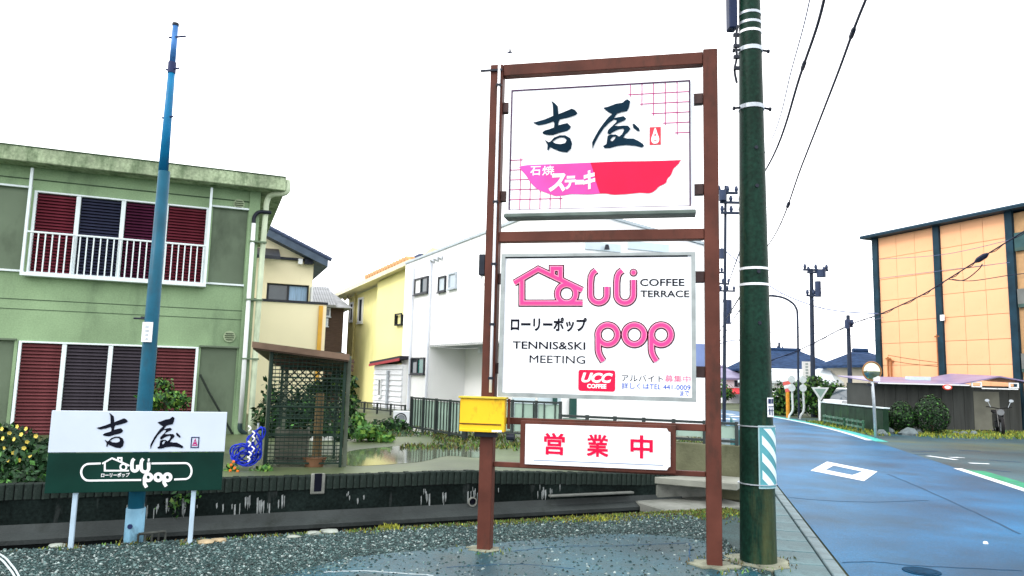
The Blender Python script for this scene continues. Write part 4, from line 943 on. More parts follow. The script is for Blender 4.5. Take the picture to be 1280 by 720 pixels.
for i in range(3):
    u, z = WH.uz(543 + i * 5, 325 - i * 1.8); m = MB(); m.tube([(u, -.10, z - .06), (u, -.02, z + .05)], [.08, .05], 10); part('vent_hood', m, M('vent_grey', (.55, .58, .62), .4), s)
u, z = WH.uz(582, 440); m = MB(); m.cyl((u, .5, rz1 - .22), (u, .5, rz1), .07, 10); part('porch_light', m, M('vent_grey', (1, 1, 1)), s)
pg = M('pale_blue_glazing', (.52, .62, .68), .15, .08, 2, spec=.4)
for px in ((731, 303.5, 775, 313.5), (784, 303.5, 835, 313.5)):
    u0, u1, z0, z1 = pbox(FR, *px); vs = [whl(FR, u, y, z) for u in (u0, u1) for y in (-.04, .01) for z in (z0, z1)]
    m = MB(); m.add(vs, [(0, 1, 3, 2), (4, 6, 7, 5), (0, 4, 5, 1), (2, 3, 7, 6), (0, 2, 6, 4), (1, 5, 7, 3)]); part('upper_window', m, pg, s)
u, z = FR.uz(755, 312); m = MB(); m.tube([whl(FR, u, -.15, z - .02), whl(FR, u, -.15, z + .10)], [.07, .04], 10); part('wall_lamp', m, DARKM, s)
for px in ((711, 498, 718, 522), (690, 470, 694, 522)):
    u0, u1, z0, z1 = pbox(FR, *px); m = MB(); vs = [whl(FR, u, y, z) for u in (u0, u1) for y in (-.12, -.02) for z in (0, z1)]; m.add(vs, [(0, 1, 3, 2), (4, 6, 7, 5), (0, 4, 5, 1), (2, 3, 7, 6), (0, 2, 6, 4), (1, 5, 7, 3)]); part('porch_column', m, M('column_green', (.02, .07, .06), .5), s)
u0, u1, z0, z1 = pbox(FR, 866, 430, 883, 466); vs = [whl(FR, u, y, z) for u in (u0, u1) for y in (-.05, .01) for z in (z0, z1)]
m = MB(); m.add(vs, [(0, 1, 3, 2), (4, 6, 7, 5), (0, 4, 5, 1), (2, 3, 7, 6), (0, 2, 6, 4), (1, 5, 7, 3)]); part('blue_window', m, M('blue_window', (.12, .18, .38), .1, .3, 1, spec=.5), s)
for i in range(2):
    u0, u1, z0, z1 = pbox(FR, 640 + i * 32, 497, 668 + i * 32, 523); vs = [whl(FR, u, y, z) for u in (u0, u1) for y in (-.04, .01) for z in (.5, z1)]
    m = MB(); m.add(vs, [(0, 1, 3, 2), (4, 6, 7, 5), (0, 4, 5, 1), (2, 3, 7, 6), (0, 2, 6, 4), (1, 5, 7, 3)]); part('ground_window', m, pg, s)

# ---- yellow house
YH = Plane((-7.75, 33.0), 146.5)
s = thing('yellow_house', 'pale yellow house with narrow windows and sloping tiled roof left of the white house', 'house', YH)
yw = M('yellow_render', (.84, .78, .36), .8, .05, .6, dirt=((.60, .58, .24), .2, .8, .3))
a = YH.uz(427, 372); b = YH.uz(508, 335); jx = YH.uz(470, 400)[0]
m = MB(); m.prism([(a[0], 0), (jx, 0), (jx, a[1] + (b[1] - a[1]) * .5), (a[0], a[1])], .35, .5); part('rear_wall', m, yw, s)
m = MB(); m.prism([(jx, 0), (b[0] + 2, 0), (b[0] + 2, b[1] + .5), (b[0], b[1]), (jx, a[1] + (b[1] - a[1]) * .52)], 0, .4); part('side_wall', m, yw, s)
m = MB(); e0 = YH.uz(413, 370, -.3); e1 = YH.uz(509, 327, -.3)
dz = (e1[1] - e0[1]); 
m.add([(u, y, z + k) for u, z in ((e0[0], e0[1]), (e1[0] + .3, e1[1] + .05)) for y, zz in ((-.35, 0), (3.5, .5)) for k in (zz, zz - .16)], [(0, 2, 6, 4), (1, 5, 7, 3), (0, 4, 5, 1), (2, 3, 7, 6), (0, 1, 3, 2), (4, 6, 7, 5)])
rf = part('roof', m, M('pale_eave', (.70, .66, .48), .6, .1, 3), s)
m = MB(); m.add([(u, y, z + k) for u, z in ((e0[0] + .3, e0[1] + .10), (e1[0] + .3, e1[1] + .28)) for y, zz in ((.0, 0), (3.6, .55)) for k in (zz, zz - .09)], [(0, 2, 6, 4), (1, 5, 7, 3), (0, 4, 5, 1), (2, 3, 7, 6), (0, 1, 3, 2), (4, 6, 7, 5)])
part('roof_covering', m, M('navy_tile', (.04, .055, .12), .5, .3, 4), rf)
tm = M('orange_tile', (.55, .30, .14), .6, .3, 5, island=.3)
me = MB().tube([(0, -.18, 0), (0, .18, .02)], [.11, .10], 8).mesh('ridge_tile', tm)
for i in range(15):
    t = i / 14; u = e0[0] + (e1[0] - e0[0]) * (.52 + .47 * t); z = e0[1] + dz * (.52 + .47 * t) + .11
    link('ridge_tile', me, rf, (u, -.15, z))
window(YH, s, (438, 378, 442.5, 402.5), y=.35, frame=wf, gl=DARKM, fw=.08); window(YH, s, (448.5, 372, 454.5, 404), y=.35, frame=wf, gl=DARKM, fw=.09)
for px, z1 in ((443.5, 5.2), (425, 5.1)):
    u = YH.uz(px, 420, .35)[0]; m = MB(); m.tube([(u, .28, .3), (u, .28, z1)], .05, 8); part('downpipe', m, M('tan_pipe', (.45, .40, .18), .5, .1, 4), s)
u0, u1, z0, z1 = pbox(YH, 496.5, 392, 505, 407); m = MB(); m.box(u0, u1, -.12, 0, z0, z0 + .05); m.box(u0, u1, -.12, -.08, z1 - .05, z1); m.box(u0, u0 + .05, -.12, -.002, z0 + .05, z1 - .05); m.box(u1 - .05, u1, -.12, -.002, z0 + .05, z1 - .05); part('balcony_box', m, DARKM, s)
for i in range(2):
    u, z = YH.uz(434 + i * 5, 373 - i * 1.5, .35); m = MB(); m.tube([(u, .2, z - .05), (u, .33, z + .05)], [.10, .06], 8); part('vent_hood', m, M('vent_tan', (.5, .45, .3), .5), s)
# ---- white clapboard shed in front of it
SH = Plane(YH.w(jx - .1, -.8, 0), 146.5)
s = thing('siding_shed', 'small white clapboard shed with a red edged roof against the yellow house', 'shed', SH)
A = SH.uz(468, 456); B = SH.uz(503, 449); z1 = A[1]; zr = B[1]; n = 9
me = MB().add([(A[0], -.02, 0), (B[0], -.02, 0), (B[0], .02, .17), (A[0], .02, .17), (A[0], .05, 0), (B[0], .05, 0), (B[0], .05, .17), (A[0], .05, .17)], [(0, 1, 2, 3), (0, 4, 5, 1), (4, 7, 6, 5), (3, 2, 6, 7), (0, 3, 7, 4), (1, 5, 6, 2)]).mesh('siding_board', M('siding_white', (.74, .76, .80), .6, .06, 4))
m = MB(); m.box(A[0] + .01, B[0] - .01, .04, .6, 0, z1); part('shed_wall', m, whm, s)
k = 0
while .3 + k * .185 < z1 - .1: link('siding_board', me, s, (0, 0, .3 + k * .185)); k += 1
m = MB(); m.prism([(A[0] - .1, z1), (B[0] + .1, zr), (B[0] + .1, zr + .11), (A[0] - .1, z1 + .11)], -.15, .7); part('roof', m, M('dark_roof', (.03, .03, .04), .5), s)
m = MB(); m.prism([(A[0] - .1, z1 - .06), (B[0] + .1, zr - .06), (B[0] + .1, zr + .03), (A[0] - .1, z1 + .03)], -.18, -.152); part('red_fascia', m, M('red_trim', (.42, .05, .06), .5), s)
window(SH, s, (474, 473, 477.5, 496), frame=wf, gl=DARKM, fw=.05); 
u = SH.uz(486, 480)[0]; m = MB(); m.tube([(u, -.06, .4), (u, -.06, z1 - .2)], .05, 8); part('downpipe', m, STEEL, s)

# ---- cream house with gable
CH = Plane((-5.9, 22.0), 68)
s = thing('cream_house', 'cream house with a dark edged gable roof and curtained window behind the green house', 'house', CH)
cwm = M('cream_render', (.88, .80, .55), .8, .05, .6, dirt=((.62, .54, .34), .2, .8, .3))
R0 = CH.uz(338, 300); R1 = CH.uz(392, 330); W1 = CH.uz(391, 350)[0]; F1 = CH.uz(402, 400)[0]; zs = CH.uz(360, 381)[1]; zt = R1[1]
wr = pbox(CH, 333, 355, 386, 380)
m = MB(); m.prism([[(-3, 0), (W1, 0), (W1, R1[1]), (R0[0] - .6, R0[1] + .42), (-3, 5.2)], [(wr[0], wr[2]), (wr[1], wr[2]), (wr[1], wr[3]), (wr[0], wr[3])]], 0, .3); part('gable_wall', m, cwm, s)
m = MB(); m.box(-2, F1, -.9, -.75, .3, zs - .02); m.box(F1 - .12, F1, -.75, 0, .3, zs - .02); part('balcony_wall', m, cwm, s)
m = MB(); m.box(-2, F1 + .03, -.93, -.72, zs - .02, zs + .05); part('balcony_coping', m, dkf, s)
u = CH.uz(398, 420, -.75)[0]; m = MB(); m.box(u - .05, u + .06, -.98, -.905, .3, zs - .06); part('orange_pilaster', m, M('orange_paint', (.70, .38, .06), .6, .1, 4), s)
f = window(CH, s, (333, 355, 386, 380), y=.15, panes=2, gl=[glass, curtain], fw=.06)
ov0 = CH.uz(338, 291, -.4); ov1 = CH.uz(410, 324, -.4)
m = MB(); m.add([(u, y, z + k) for u, z in ((ov0[0] - 1.2, ov0[1] + .62), (ov1[0], ov1[1])) for y in (-.45, 5) for k in (0, -.24)], [(0, 2, 6, 4), (1, 5, 7, 3), (0, 4, 5, 1), (2, 3, 7, 6), (0, 1, 3, 2), (4, 6, 7, 5)])
rf = part('roof', m, M('slate_roof', (.06, .085, .12), .5, .2, 4), s)
me = MB().tube([(-.11, 0, 0), (.11, 0, -.0)], [.07, .06], 8).mesh('verge_tile', M('verge_tile', (.035, .05, .09), .5, .3, 4, island=.3))
for i in range(17):
    t = i / 16; p = (ov0[0] - 1.2 + (ov1[0] - ov0[0] + 1.2) * t, -.42, ov0[1] + .62 + (ov1[1] - ov0[1] - .62) * t + .03); link('verge_tile', me, rf, p, (0, math.atan2(ov0[1] + .62 - ov1[1], ov1[0] - ov0[0] + 1.2), 0))
m = MB(); a = CH.uz(345, 322); b = CH.uz(384, 326); m.box(a[0], b[0], -.12, -.0, a[1] - .05, a[1] + .02); part('wall_bracket', m, DARKM, s)
for px in (375, 383, 388):
    u, z = CH.uz(px, 327, -.1); m = MB(); m.box(u - .06, u + .06, -.25, -.1, z - .09, z + .07); part('floodlight', m, wf if px < 380 else DARKM, s)
a = CH.uz(342, 312, -.6); m = MB(); m.add([(x, y, z) for x in (a[0] - .5, a[0] + .18) for y, z in ((-.9, a[1] - .32), (-.9, a[1] - .22), (0, a[1] + .12), (0, a[1]))], [(0, 1, 2, 3), (4, 7, 6, 5), (0, 4, 5, 1), (1, 5, 6, 2), (3, 2, 6, 7), (0, 3, 7, 4)]); part('awning', m, dkf, s)
u = CH.uz(386, 375)[0]
m = MB(); m.box(u + .02, W1 - .02, -.35, -.02, zs, zs + .55); part('ac_unit', m, wf, s)

# ---- brown house with grey tiles
BH = Plane((-8.3, 30.0), 68)
s = thing('brown_house', 'dark brown house with a grey tiled roof between the cream and yellow houses', 'house', BH)
a = BH.uz(398, 384); b = BH.uz(424, 384)
m = MB(); m.box(a[0] - .6, b[0] + .2, 0, 4, 0, a[1]); part('wall', m, M('brown_siding', (.052, .033, .026), .6, .2, 4, stretch=(1, 1, 8)), s)
r0 = BH.uz(395, 361, 1.2); r1 = BH.uz(424, 384, -.3)
gt = M('grey_tile', (.22, .23, .24), .5, .25, 4, island=.25); z0 = a[1]; 
rf = part('roof', MB().add([(a[0] - .8, -.4, z0), (b[0] + .5, -.4, z0), (b[0] - .2, 1.8, z0 + .95), (a[0] - .8, 1.8, z0 + .95), (a[0] - .8, 4, z0), (b[0] + .5, 4, z0)], [(0, 1, 2, 3), (3, 2, 5, 4), (0, 3, 4), (1, 5, 2), (0, 4, 5, 1)]), gt, s)
me = MB().tube([(0, -.42, .03), (0, 1.78, 1.0)], .07, 6).mesh('tile_row', gt)
for i in range(14): link('tile_row', me, rf, (a[0] - .75 + i * (b[0] + .6 - a[0]) / 13 * .93, 0, z0 + .01))
window(BH, s, (405, 385, 413, 396), frame=STEEL, gl=glass, panes=1); window(BH, s, (403, 398, 410, 408), frame=STEEL, gl=M('pale_glass', (1, 1, 1)))

# ================================================================ YARD EDGE: RAILINGS, LOW WALL, AC UNIT
railm = M('rail_dark', (.035, .045, .045), .45, .2, 6)
def railing(label, pa, pb, ztop, zbot, nb, group=None, infill=None, posts=4):
    v = Vector((pb.x - pa.x, pb.y - pa.y, 0)); P = Plane(pa, math.degrees(math.atan2(v.x, v.y))); Lg = v.length
    s = thing('metal_railing', label, 'railing', P, group)
    for z in (ztop, zbot + .06):
        m = MB(); m.box(0, Lg, -.015, .015, z - .035, z); part('rail', m, railm, s)
    for i in range(posts + 1):
        u = Lg * i / posts; m = MB(); m.box(u - .022, u + .022, -.022, .022, zbot - .3, ztop + .01); part('post', m, railm, s)
    for i in range(nb):
        u = Lg * (i + .5) / nb; m = MB(); m.box(u - .008, u + .008, -.008, .008, zbot + .06, ztop - .035); part('baluster', m, railm, s)
    if infill:
        for i in range(posts):
            m = MB(); m.box(Lg * i / posts + .03, Lg * (i + 1) / posts - .03, .018, .028, zbot + .08, ztop - .05); part('panel', m, infill, s)
    return s
pgl = M('frosted_panel', (.30, .42, .36), .25, .2, 2, spec=.3)
pa, pb2 = gz(513, 537, .44), gz(580, 549, .44)
zt = gy(513, 496, pa.y).z
railing('dark metal railing with thin bars in front of the white house porch', pa, pb2, zt, .46, 18, 'railings along the back of the yard', M('frosted_panel', (.30, .42, .36), .25, .2, 2, spec=.3))
pa, pb2 = gz(440, 514, YARD), gz(506, 521, YARD)
railing('thin dark railing in front of the yellow house and shed', pa, pb2, gy(440, 501, pa.y).z, .5, 8, 'railings along the back of the yard', posts=4)
pa = gy(583, 540, 13.8); pb2 = gy(700, 545, 13.0); pa.z = pb2.z = 0
railing('dark railing with pale panels seen behind the yellow box', pa, pb2, 1.17, .55, 9, 'railings along the back of the yard', pgl, 4)
pa = gy(700, 545, 11.4); pb2 = gy(921, 545, 10.25); pa.z = pb2.z = 0
s = railing('low railing with pale green panels on a concrete plinth beside the right sign post', pa, pb2, 1.03, .73, 0, 'railings along the back of the yard', pgl, 6)
v = pb2 - pa; LWP = Plane(pa, math.degrees(math.atan2(v.x, v.y)))
m = MB(); m.box(-.2, v.length + .05, -.06, .10, .0, .72)
solo('plinth_wall', m, M('mossy_concrete', (.11, .115, .07), .8, .35, 2, bump=.3, bscale=30, dirt=((.05, .055, .03), .5, 2.5, .5)), 'low mossy concrete wall carrying the pale green panel railing', 'wall', LWP, bev=.01)
m = MB(); m.box(v.length - 1.0, v.length + .12, -.75, -.062, .22, .31)
solo('pale_step', m, M('pale_concrete', (.22, .23, .20), .7, .15, 5, bump=.2, bscale=40), 'pale concrete step at the foot of the mossy wall near the pole', 'step', LWP, bev=.01)
# teal net fence beside the gutter
nm = M('teal_net', (.02, .12, .13), .5, .2, 6); a = gz(925, 605, .1); b = gz(914, 560, .25); m0 = thing('net_fence', 'small teal wire net fence beside the road behind the utility pole', 'fence', loc=(a.x, a.y, 0))
d = Vector((b.x - a.x, b.y - a.y, 0))
for t in (0, .5, 1): m = MB(); p = d * t; m.cyl((p.x, p.y, -.05), (p.x, p.y, .88), .014, 8); part('post', m, nm, m0)
m = MB()
for k in range(13): m.cyl((0, 0, .12 + k * .06), (d.x, d.y, .12 + k * .06), .003, 4)
for k in range(22): p = d * (k / 21); m.cyl((p.x, p.y, .12), (p.x, p.y, .86), .0025, 4)
part('net', m, nm, m0, kind='stuff')
m = MB(); m.cyl((0, 0, .87), (d.x, d.y, .87), .012, 6); part('rail', m, nm, m0)
# air conditioner
p = gz(503, 533, YARD); AC = Plane(p, 80)
s = thing('ac_unit', 'white outdoor air conditioner unit standing by the railing end', 'air conditioner', AC)
m = MB(); m.box(-.22, .22, 0, .22, YARD, YARD + .34); part('casing', m, M('ac_white', (.70, .73, .76), .4, .05, 5), s, .01)
m = MB(); m.prism([[(-.04 + a, YARD + .17 + b) for a, b in arc(0, 0, .13, 0, 360, 20)[:-1]], [(-.04 + a, YARD + .17 + b) for a, b in arc(0, 0, .105, 0, 360, 20)[:-1]]], -.012, -.002); g = part('fan_grille', m, DARKM, s)
m = MB(); m.prism([(-.04 + a, YARD + .17 + b) for a, b in arc(0, 0, .09, 0, 360, 16)[:-1]], -.004, -.001); part('fan', m, M('fan_grey', (.2, .22, .24), .5), g)

# ================================================================ RIGHT SIDE: ORANGE APARTMENT BLOCK
OB = Plane((17.95, 36.0), 158)
s = thing('apartment_block', 'tall peach apartment block with dark columns and wide roof edge on the right', 'building', OB)
pe = M('peach_panel', (.87, .46, .25), .7, .06, .6, island=.0, dirt=((.62, .36, .18), .2, 1.2, .4), bump=.1, bscale=30); dkc = M('dark_column', (.010, .035, .055), .5, .3, 2); jm = M('joint_tan', (.46, .28, .14), .7)
U = [OB.uz(1098, 400)[0], OB.uz(1176, 400)[0], OB.uz(1269, 400)[0]]
m = MB(); m.box(U[0], U[2] + 2.8, .06, 9, 0, 8.80); part('wall_core', m, jm, s)
for u in U:
    m = MB(); m.box(u - .15, u + .15, -.10, .05, 0, 8.88); part('column', m, dkc, s)
for bay in range(2):
    a, b = U[bay] + .16, U[bay + 1] - .16; nc = 3; wd = (b - a) / nc
    me = MB().box(.008, wd - .008, 0, .055, .010, 1.03).mesh('wall_panel', pe)
    for i in range(nc):
        for k in range(8): link('wall_panel', me, s, (a + i * wd, random.uniform(-.004, .004), .55 + k * 1.04))
m = MB(); m.box(U[0] - .5, U[2] + 4, -.5, 9.5, 8.88, 9.03); part('roof_slab', m, dkc, s)
m = MB(); m.box(U[0] - .5, U[2] + 4, -.52, -.502, 8.96, 9.02); part('roof_trim', m, M('trim_blue', (.03, .07, .11), .4), s)
pkm = M('pink_wall', (.62, .36, .28), .7, .1, 1)
m = MB(); m.box(U[2] + .16, U[2] + 2.8, .9, 1.0, 0, 8.8); part('stair_wall', m, pkm, s)
for z in (2.3, 4.9, 7.2):
    m = MB(); m.box(U[2] + .2, U[2] + 2.8, -.08, .9, z, z + .14); part('balcony_slab', m, M('slab_green', (.05, .09, .08), .6, .2, 3), s)
    m = MB(); m.box(U[2] + .2, U[2] + 2.8, -.08, -.03, z + .14, z + .75); part('balcony_panel', m, M('balcony_green', (.035, .085, .09), .5, .2, 3) if z > 7 else M('balcony_grey', (.16, .17, .16), .6, .2, 3), s)
for px, py0 in ((1110, 446), (1114, 449), (1171.5, 418)):
    u, z = OB.uz(px, py0, -.06); m = MB(); m.tube([(u, -.08, z), (u, -.08, 1.0)], .035, 6); m.box(u - .12, u + .12, -.10, -.02, z - .12, z - .06); part('conduit', m, M('rust_pipe', (.36, .13, .045), .6, .2, 6), s)
u, z = OB.uz(1178, 398, -.12); m = MB(); m.box(u - .10, u + .10, -.14, -.105, z - .10, z + .16); part('sign_plate', m, WHITE, s)

# bike shed in front
BS = Plane((13.55, 27.4), 82)
s = thing('bike_shed', 'long low dark grey shed with thin purple roof before the peach block', 'shed', BS)
sg = M('shed_grey', (.052, .056, .052), .7, .25, 1.2, stretch=(4, 1, .4)); pr_ = M('purple_sheet', (.23, .19, .32), .35, .2, 1.5, dirt=((.20, .22, .30), .3, 1.5, 1))
Lb = 6.4; a = BS.uz(1094, 479); b = BS.uz(1200, 478); 
m = MB(); m.box(.15, Lb, .6, 2.2, 0, 1.72); part('wall', m, sg, s)
for i in range(13):
    m = MB(); m.box(.17 + i * .475, .17 + i * .475 + .46, .585, .6, .02, 1.70); part('wall_sheet', m, sg, s)
m = MB(); m.add([(u, y, z + k) for u in (-.1, 3.6) for y, z in ((-.15, 1.76), (2.4, 2.0)) for k in (0, -.035)], [(0, 2, 6, 4), (1, 5, 7, 3), (0, 4, 5, 1), (2, 3, 7, 6), (0, 1, 3, 2), (4, 6, 7, 5)])
rf = part('roof_sheet', m, pr_, s)
m = MB(); m.add([(u, y, z) for y, dz in ((-.15, 0), (2.4, .1)) for u, z in ((3.2, 1.78 + dz), (4.9, 2.10 + dz), (6.6, 1.86 + dz), (6.6, 1.82 + dz), (4.9, 2.05 + dz), (3.2, 1.74 + dz))], [(0, 1, 4, 5), (1, 2, 3, 4), (6, 11, 10, 7), (7, 10, 9, 8), (0, 6, 7, 1), (1, 7, 8, 2), (5, 4, 10, 11), (4, 3, 9, 10), (2, 8, 9, 3), (0, 5, 11, 6)])
part('raised_roof', m, pr_, s)
m = MB(); m.box(-.1, 3.6, -.17, -.152, 1.70, 1.745); part('roof_edge', m, wf, s)
for px0, px1 in ((1214, 1227), (1261, 1273)):
    u0 = BS.uz(px0, 480, -.1)[0]; u1 = BS.uz(px1, 480, -.1)[0]; m = MB(); m.prism([[(u0, 1.66), (u1, 1.66), (u1, 1.86), (u0, 1.86)], [(u0 + .05, 1.70), (u1 - .05, 1.70), (u1 - .05, 1.82), (u0 + .05, 1.82)]], -.12, -.08); part('roof_strut', m, wf, s)
for px0, px1 in ((1227, 1245), (1246, 1272)):
    u0 = BS.uz(px0, 480, -.1)[0]; u1 = BS.uz(px1, 480, -.1)[0]; m = MB(); m.box(u0, u1, -.12, -.08, 1.60, 1.645); part('light_tube', m, wf, s)
u, z = BS.uz(1184, 484, -.2); m = MB(); m.prism([(u + a, z + b) for a, b in arc(0, 0, .19, 0, 360, 18, .10)[:-1]], -.22, -.19); o = part('oval_plate', m, M('oval_red', (.62, .06, .04), .4), s)
m = MB(); m.prism([(u + a, z + b) for a, b in arc(0, 0, .13, 0, 360, 18, .065)[:-1]], -.228, -.22); part('oval_face', m, wf, o)
u0, u1 = BS.uz(1142, 470, 1.0)[0], BS.uz(1168, 470, 1.0)[0]
m = MB(); m.box(u0, u1, 1.2, 1.5, 1.80, 2.02); part('roof_box', m, M('pale_blue_box', (.50, .60, .66), .5), s)
m = MB(); m.box(4.35, 5.45, .57, .584, .05, 1.50); part('pale_door', m, M('door_grey', (.15, .15, .12), .6, .2, 2), s)

# clipped shrubs
def topiary(label, px, py0, py1, wpx, Y, seed, group='clipped round shrubs by the shed'):
    b = gy(px, py1, Y); t = gy(px, py0, Y); h = t.z - b.z + .05; r = wpx / 924 * Y / 2
    s = thing('clipped_shrub', label, 'shrub', None, group, loc=(b.x, b.y, 0)); m = MB()
    m.tube([(0, 0, -.05), (0, 0, h * .4)], [.05, .04], 8); part('stem', m, BARK, s)
    m = MB(); c = Vector((0, 0, h * .50))
    rn = random.Random(seed)
    for _ in range(2300):
        d = Vector((rn.gauss(0, 1), rn.gauss(0, 1), rn.gauss(0, 1))).normalized(); rr = .86 + .16 * rn.random() if rn.random() < .85 else rn.random() * .8
        tz = d.z; wz = (1 - .25 * max(tz, 0)); p = c + Vector((d.x * r * wz, d.y * r * wz, d.z * h * .52)) * rr
        a = d.cross(Vector((rn.gauss(0, 1), rn.gauss(0, 1), rn.gauss(0, 1)))).normalized() * .045 * rn.uniform(.6, 1.3); q = (a.cross(d) + d * rn.uniform(-.03, .03)).normalized() * .03
        m.add([p - a, p - q, p + a, p + q], [(0, 1, 2, 3)], rn.choices((0, 1), (6, 1))[0])
    part('foliage', m, [LT, LM], s)
topiary('tall egg-shaped clipped dark green shrub in front of the grey shed', 1165, 493, 540, 42, 25.8, 3)
topiary('smaller rounded clipped shrub left of the egg-shaped one', 1128, 500, 538, 35, 26.2, 4)
topiary('low dark bush at the left corner of the grey shed', 1106, 516, 541, 20, 26.4, 5)
rkm = M('garden_rock', (.12, .15, .16), .8, .35, 4, bump=.4, bscale=20)
RK = [('pale rock left of the smaller clipped shrub', 1110, 537, .20), ('blue-grey rock below the smaller clipped shrub', 1135, 541, .24), ('rock between the two clipped shrubs', 1147, 537, .19), ('rock just right of the egg-shaped shrub', 1194, 538, .12), ('grey rock in front of the shed left of the motorcycle', 1204, 538, .13), ('rock nearest the motorcycle front wheel', 1216, 538, .13), ('dark rock at the foot of the mirror pole', 1104, 541, .16)]
for lb, px, py, r in RK:
    p = gz(px, py + 3, 0); 
    if p.y > 26: p = gy(px, py, 26); p.z = 0
    m = MB(); V = []
    rn = random.Random(px); m.tube([(0, 0, -.05), (rn.uniform(-.03, .03), 0, r * .3), (0, 0, r * .75), (rn.uniform(-.05, .05), 0, r)], [r * 1.1, r * 1.2, r * .85, r * .2], 9)
    m.v = [(x * rn.uniform(.85, 1.15), y * rn.uniform(.85, 1.15), z) for x, y, z in m.v]
    solo('rock', m, rkm, lb, 'rock', group='rocks along the shed bed', loc=(p.x, p.y, 0))

# motorcycle parked facing the viewer
p = gy(1249, 537, 26.6); s = thing('motorcycle', 'dark motorcycle parked nose-out against the grey shed', 'motorcycle', loc=(p.x, p.y, 0), rz=rad(-25))
tyre = M('tyre', (.012, .012, .013), .7); bikem = M('bike_black', (.016, .018, .020), .3, .2, 6, spec=.4)
for y in (-.55, .6):
    C = [(0, y + .29 * cos(2 * pi * k / 20), .30 + .29 * sin(2 * pi * k / 20)) for k in range(21)]
    m = MB(); m.tube(C, .055, 8, False); wl = part('wheel', m, tyre, s, smooth=True)
    m = MB(); m.cyl((-.03, y, .30), (.03, y, .30), .16, 14); part('rim', m, STEEL, wl)
m = MB(); m.obox((0, .1, .62), (.13, 0, 0), (0, .42, -.02), (0, 0, .14)); m.obox((0, .1, .38), (.15, 0, 0), (0, .25, 0), (0, 0, .14)); part('body', m, bikem, s, .03)
m = MB(); m.obox((0, .45, .78), (.12, 0, 0), (0, .32, .03), (0, 0, .05)); part('saddle', m, tyre, s, .02)
m = MB(); m.tube([(-.08, -.55, .30), (-.09, -.35, .90)], .025, 8); m.tube([(.08, -.55, .30), (.09, -.35, .90)], .025, 8); part('fork', m, bikem, s)
m = MB(); m.tube(spline([(-.38, -.18, .98), (-.2, -.32, .96), (0, -.36, .92), (.2, -.32, .96), (.38, -.18, .98)], 3), .018, 8); part('handlebar', m, tyre, s)
m = MB(); m.tube([(0, -.52, .80), (0, -.42, .80)], [.11, .07], 14); h = part('headlight', m, M('lamp_grey', (.16, .17, .18), .3), s)
for sx in (-1, 1):
    m = MB(); m.cyl((sx * .26, -.30, .97), (sx * .34, -.30, 1.16), .010, 6); m.prism([(sx * .36 + a, 1.20 + b) for a, b in arc(0, 0, .07, 0, 360, 12, .05)[:-1]], -.32, -.29); part('mirror', m, STEEL, s)
m = MB(); m.obox((0, -.5, .60), (.07, 0, 0), (0, .16, .03), (0, 0, .012)); part('mudguard', m, bikem, s)

# convex mirror
p = gz(1095, 548); s = thing('traffic_mirror', 'round orange-rimmed convex traffic mirror on a grey post at the lot corner', 'mirror', loc=(p.x, p.y, 0))
zc = gy(1089, 464, p.y).z; mr = 11.5 / 924 * p.y
m = MB(); m.tube([(0, 0, -.1), (-.03, 0, 1.2), (-.08, 0, zc + .2)], .045, 12); part('post', m, STEEL, s, smooth=True)
cx = gy(1089, 464, p.y).x - p.x
m = MB(); rings = [(r * mr, -.16 + .12 * (r ** 2)) for r in (0.02, .3, .6, .85, .95)]; vs = []; n = 28
for r, y in rings: vs += [(cx + r * cos(2 * pi * k / n), y, zc + r * sin(2 * pi * k / n)) for k in range(n)]
m.add(vs, [(i * n + k, i * n + (k + 1) % n, (i + 1) * n + (k + 1) % n, (i + 1) * n + k) for i in range(4) for k in range(n)] + [tuple(range(n))])
h = part('mirror_face', m, M('mirror_glass', (.50, .52, .40), .04, .03, 2, metal=1.0), s, smooth=True)  # yellowish cast of the reflection is put into the metal colour
m = MB(); m.tube([(cx + mr * cos(2 * pi * k / 28), -.05, zc + mr * sin(2 * pi * k / 28)) for k in range(29)], .022, 8, False); part('rim', m, M('mirror_rim', (.30, .14, .05), .5, .2, 5), s, smooth=True)
m = MB(); m.tube([(cx, -.03, zc), (cx, .05, zc)], [mr * .95, mr * .3], 24); part('mirror_back', m, M('mirror_rim', (1, 1, 1)), s)
m = MB(); m.box(cx + .02, cx + .22, -.10, -.06, zc - mr - .02, zc - mr + .13); part('label_plate', m, wf, s)
m = MB(); m.box(-.22, .06, -.03, .03, zc - mr - .16, zc - mr - .10); part('bracket', m, DARKM, s)
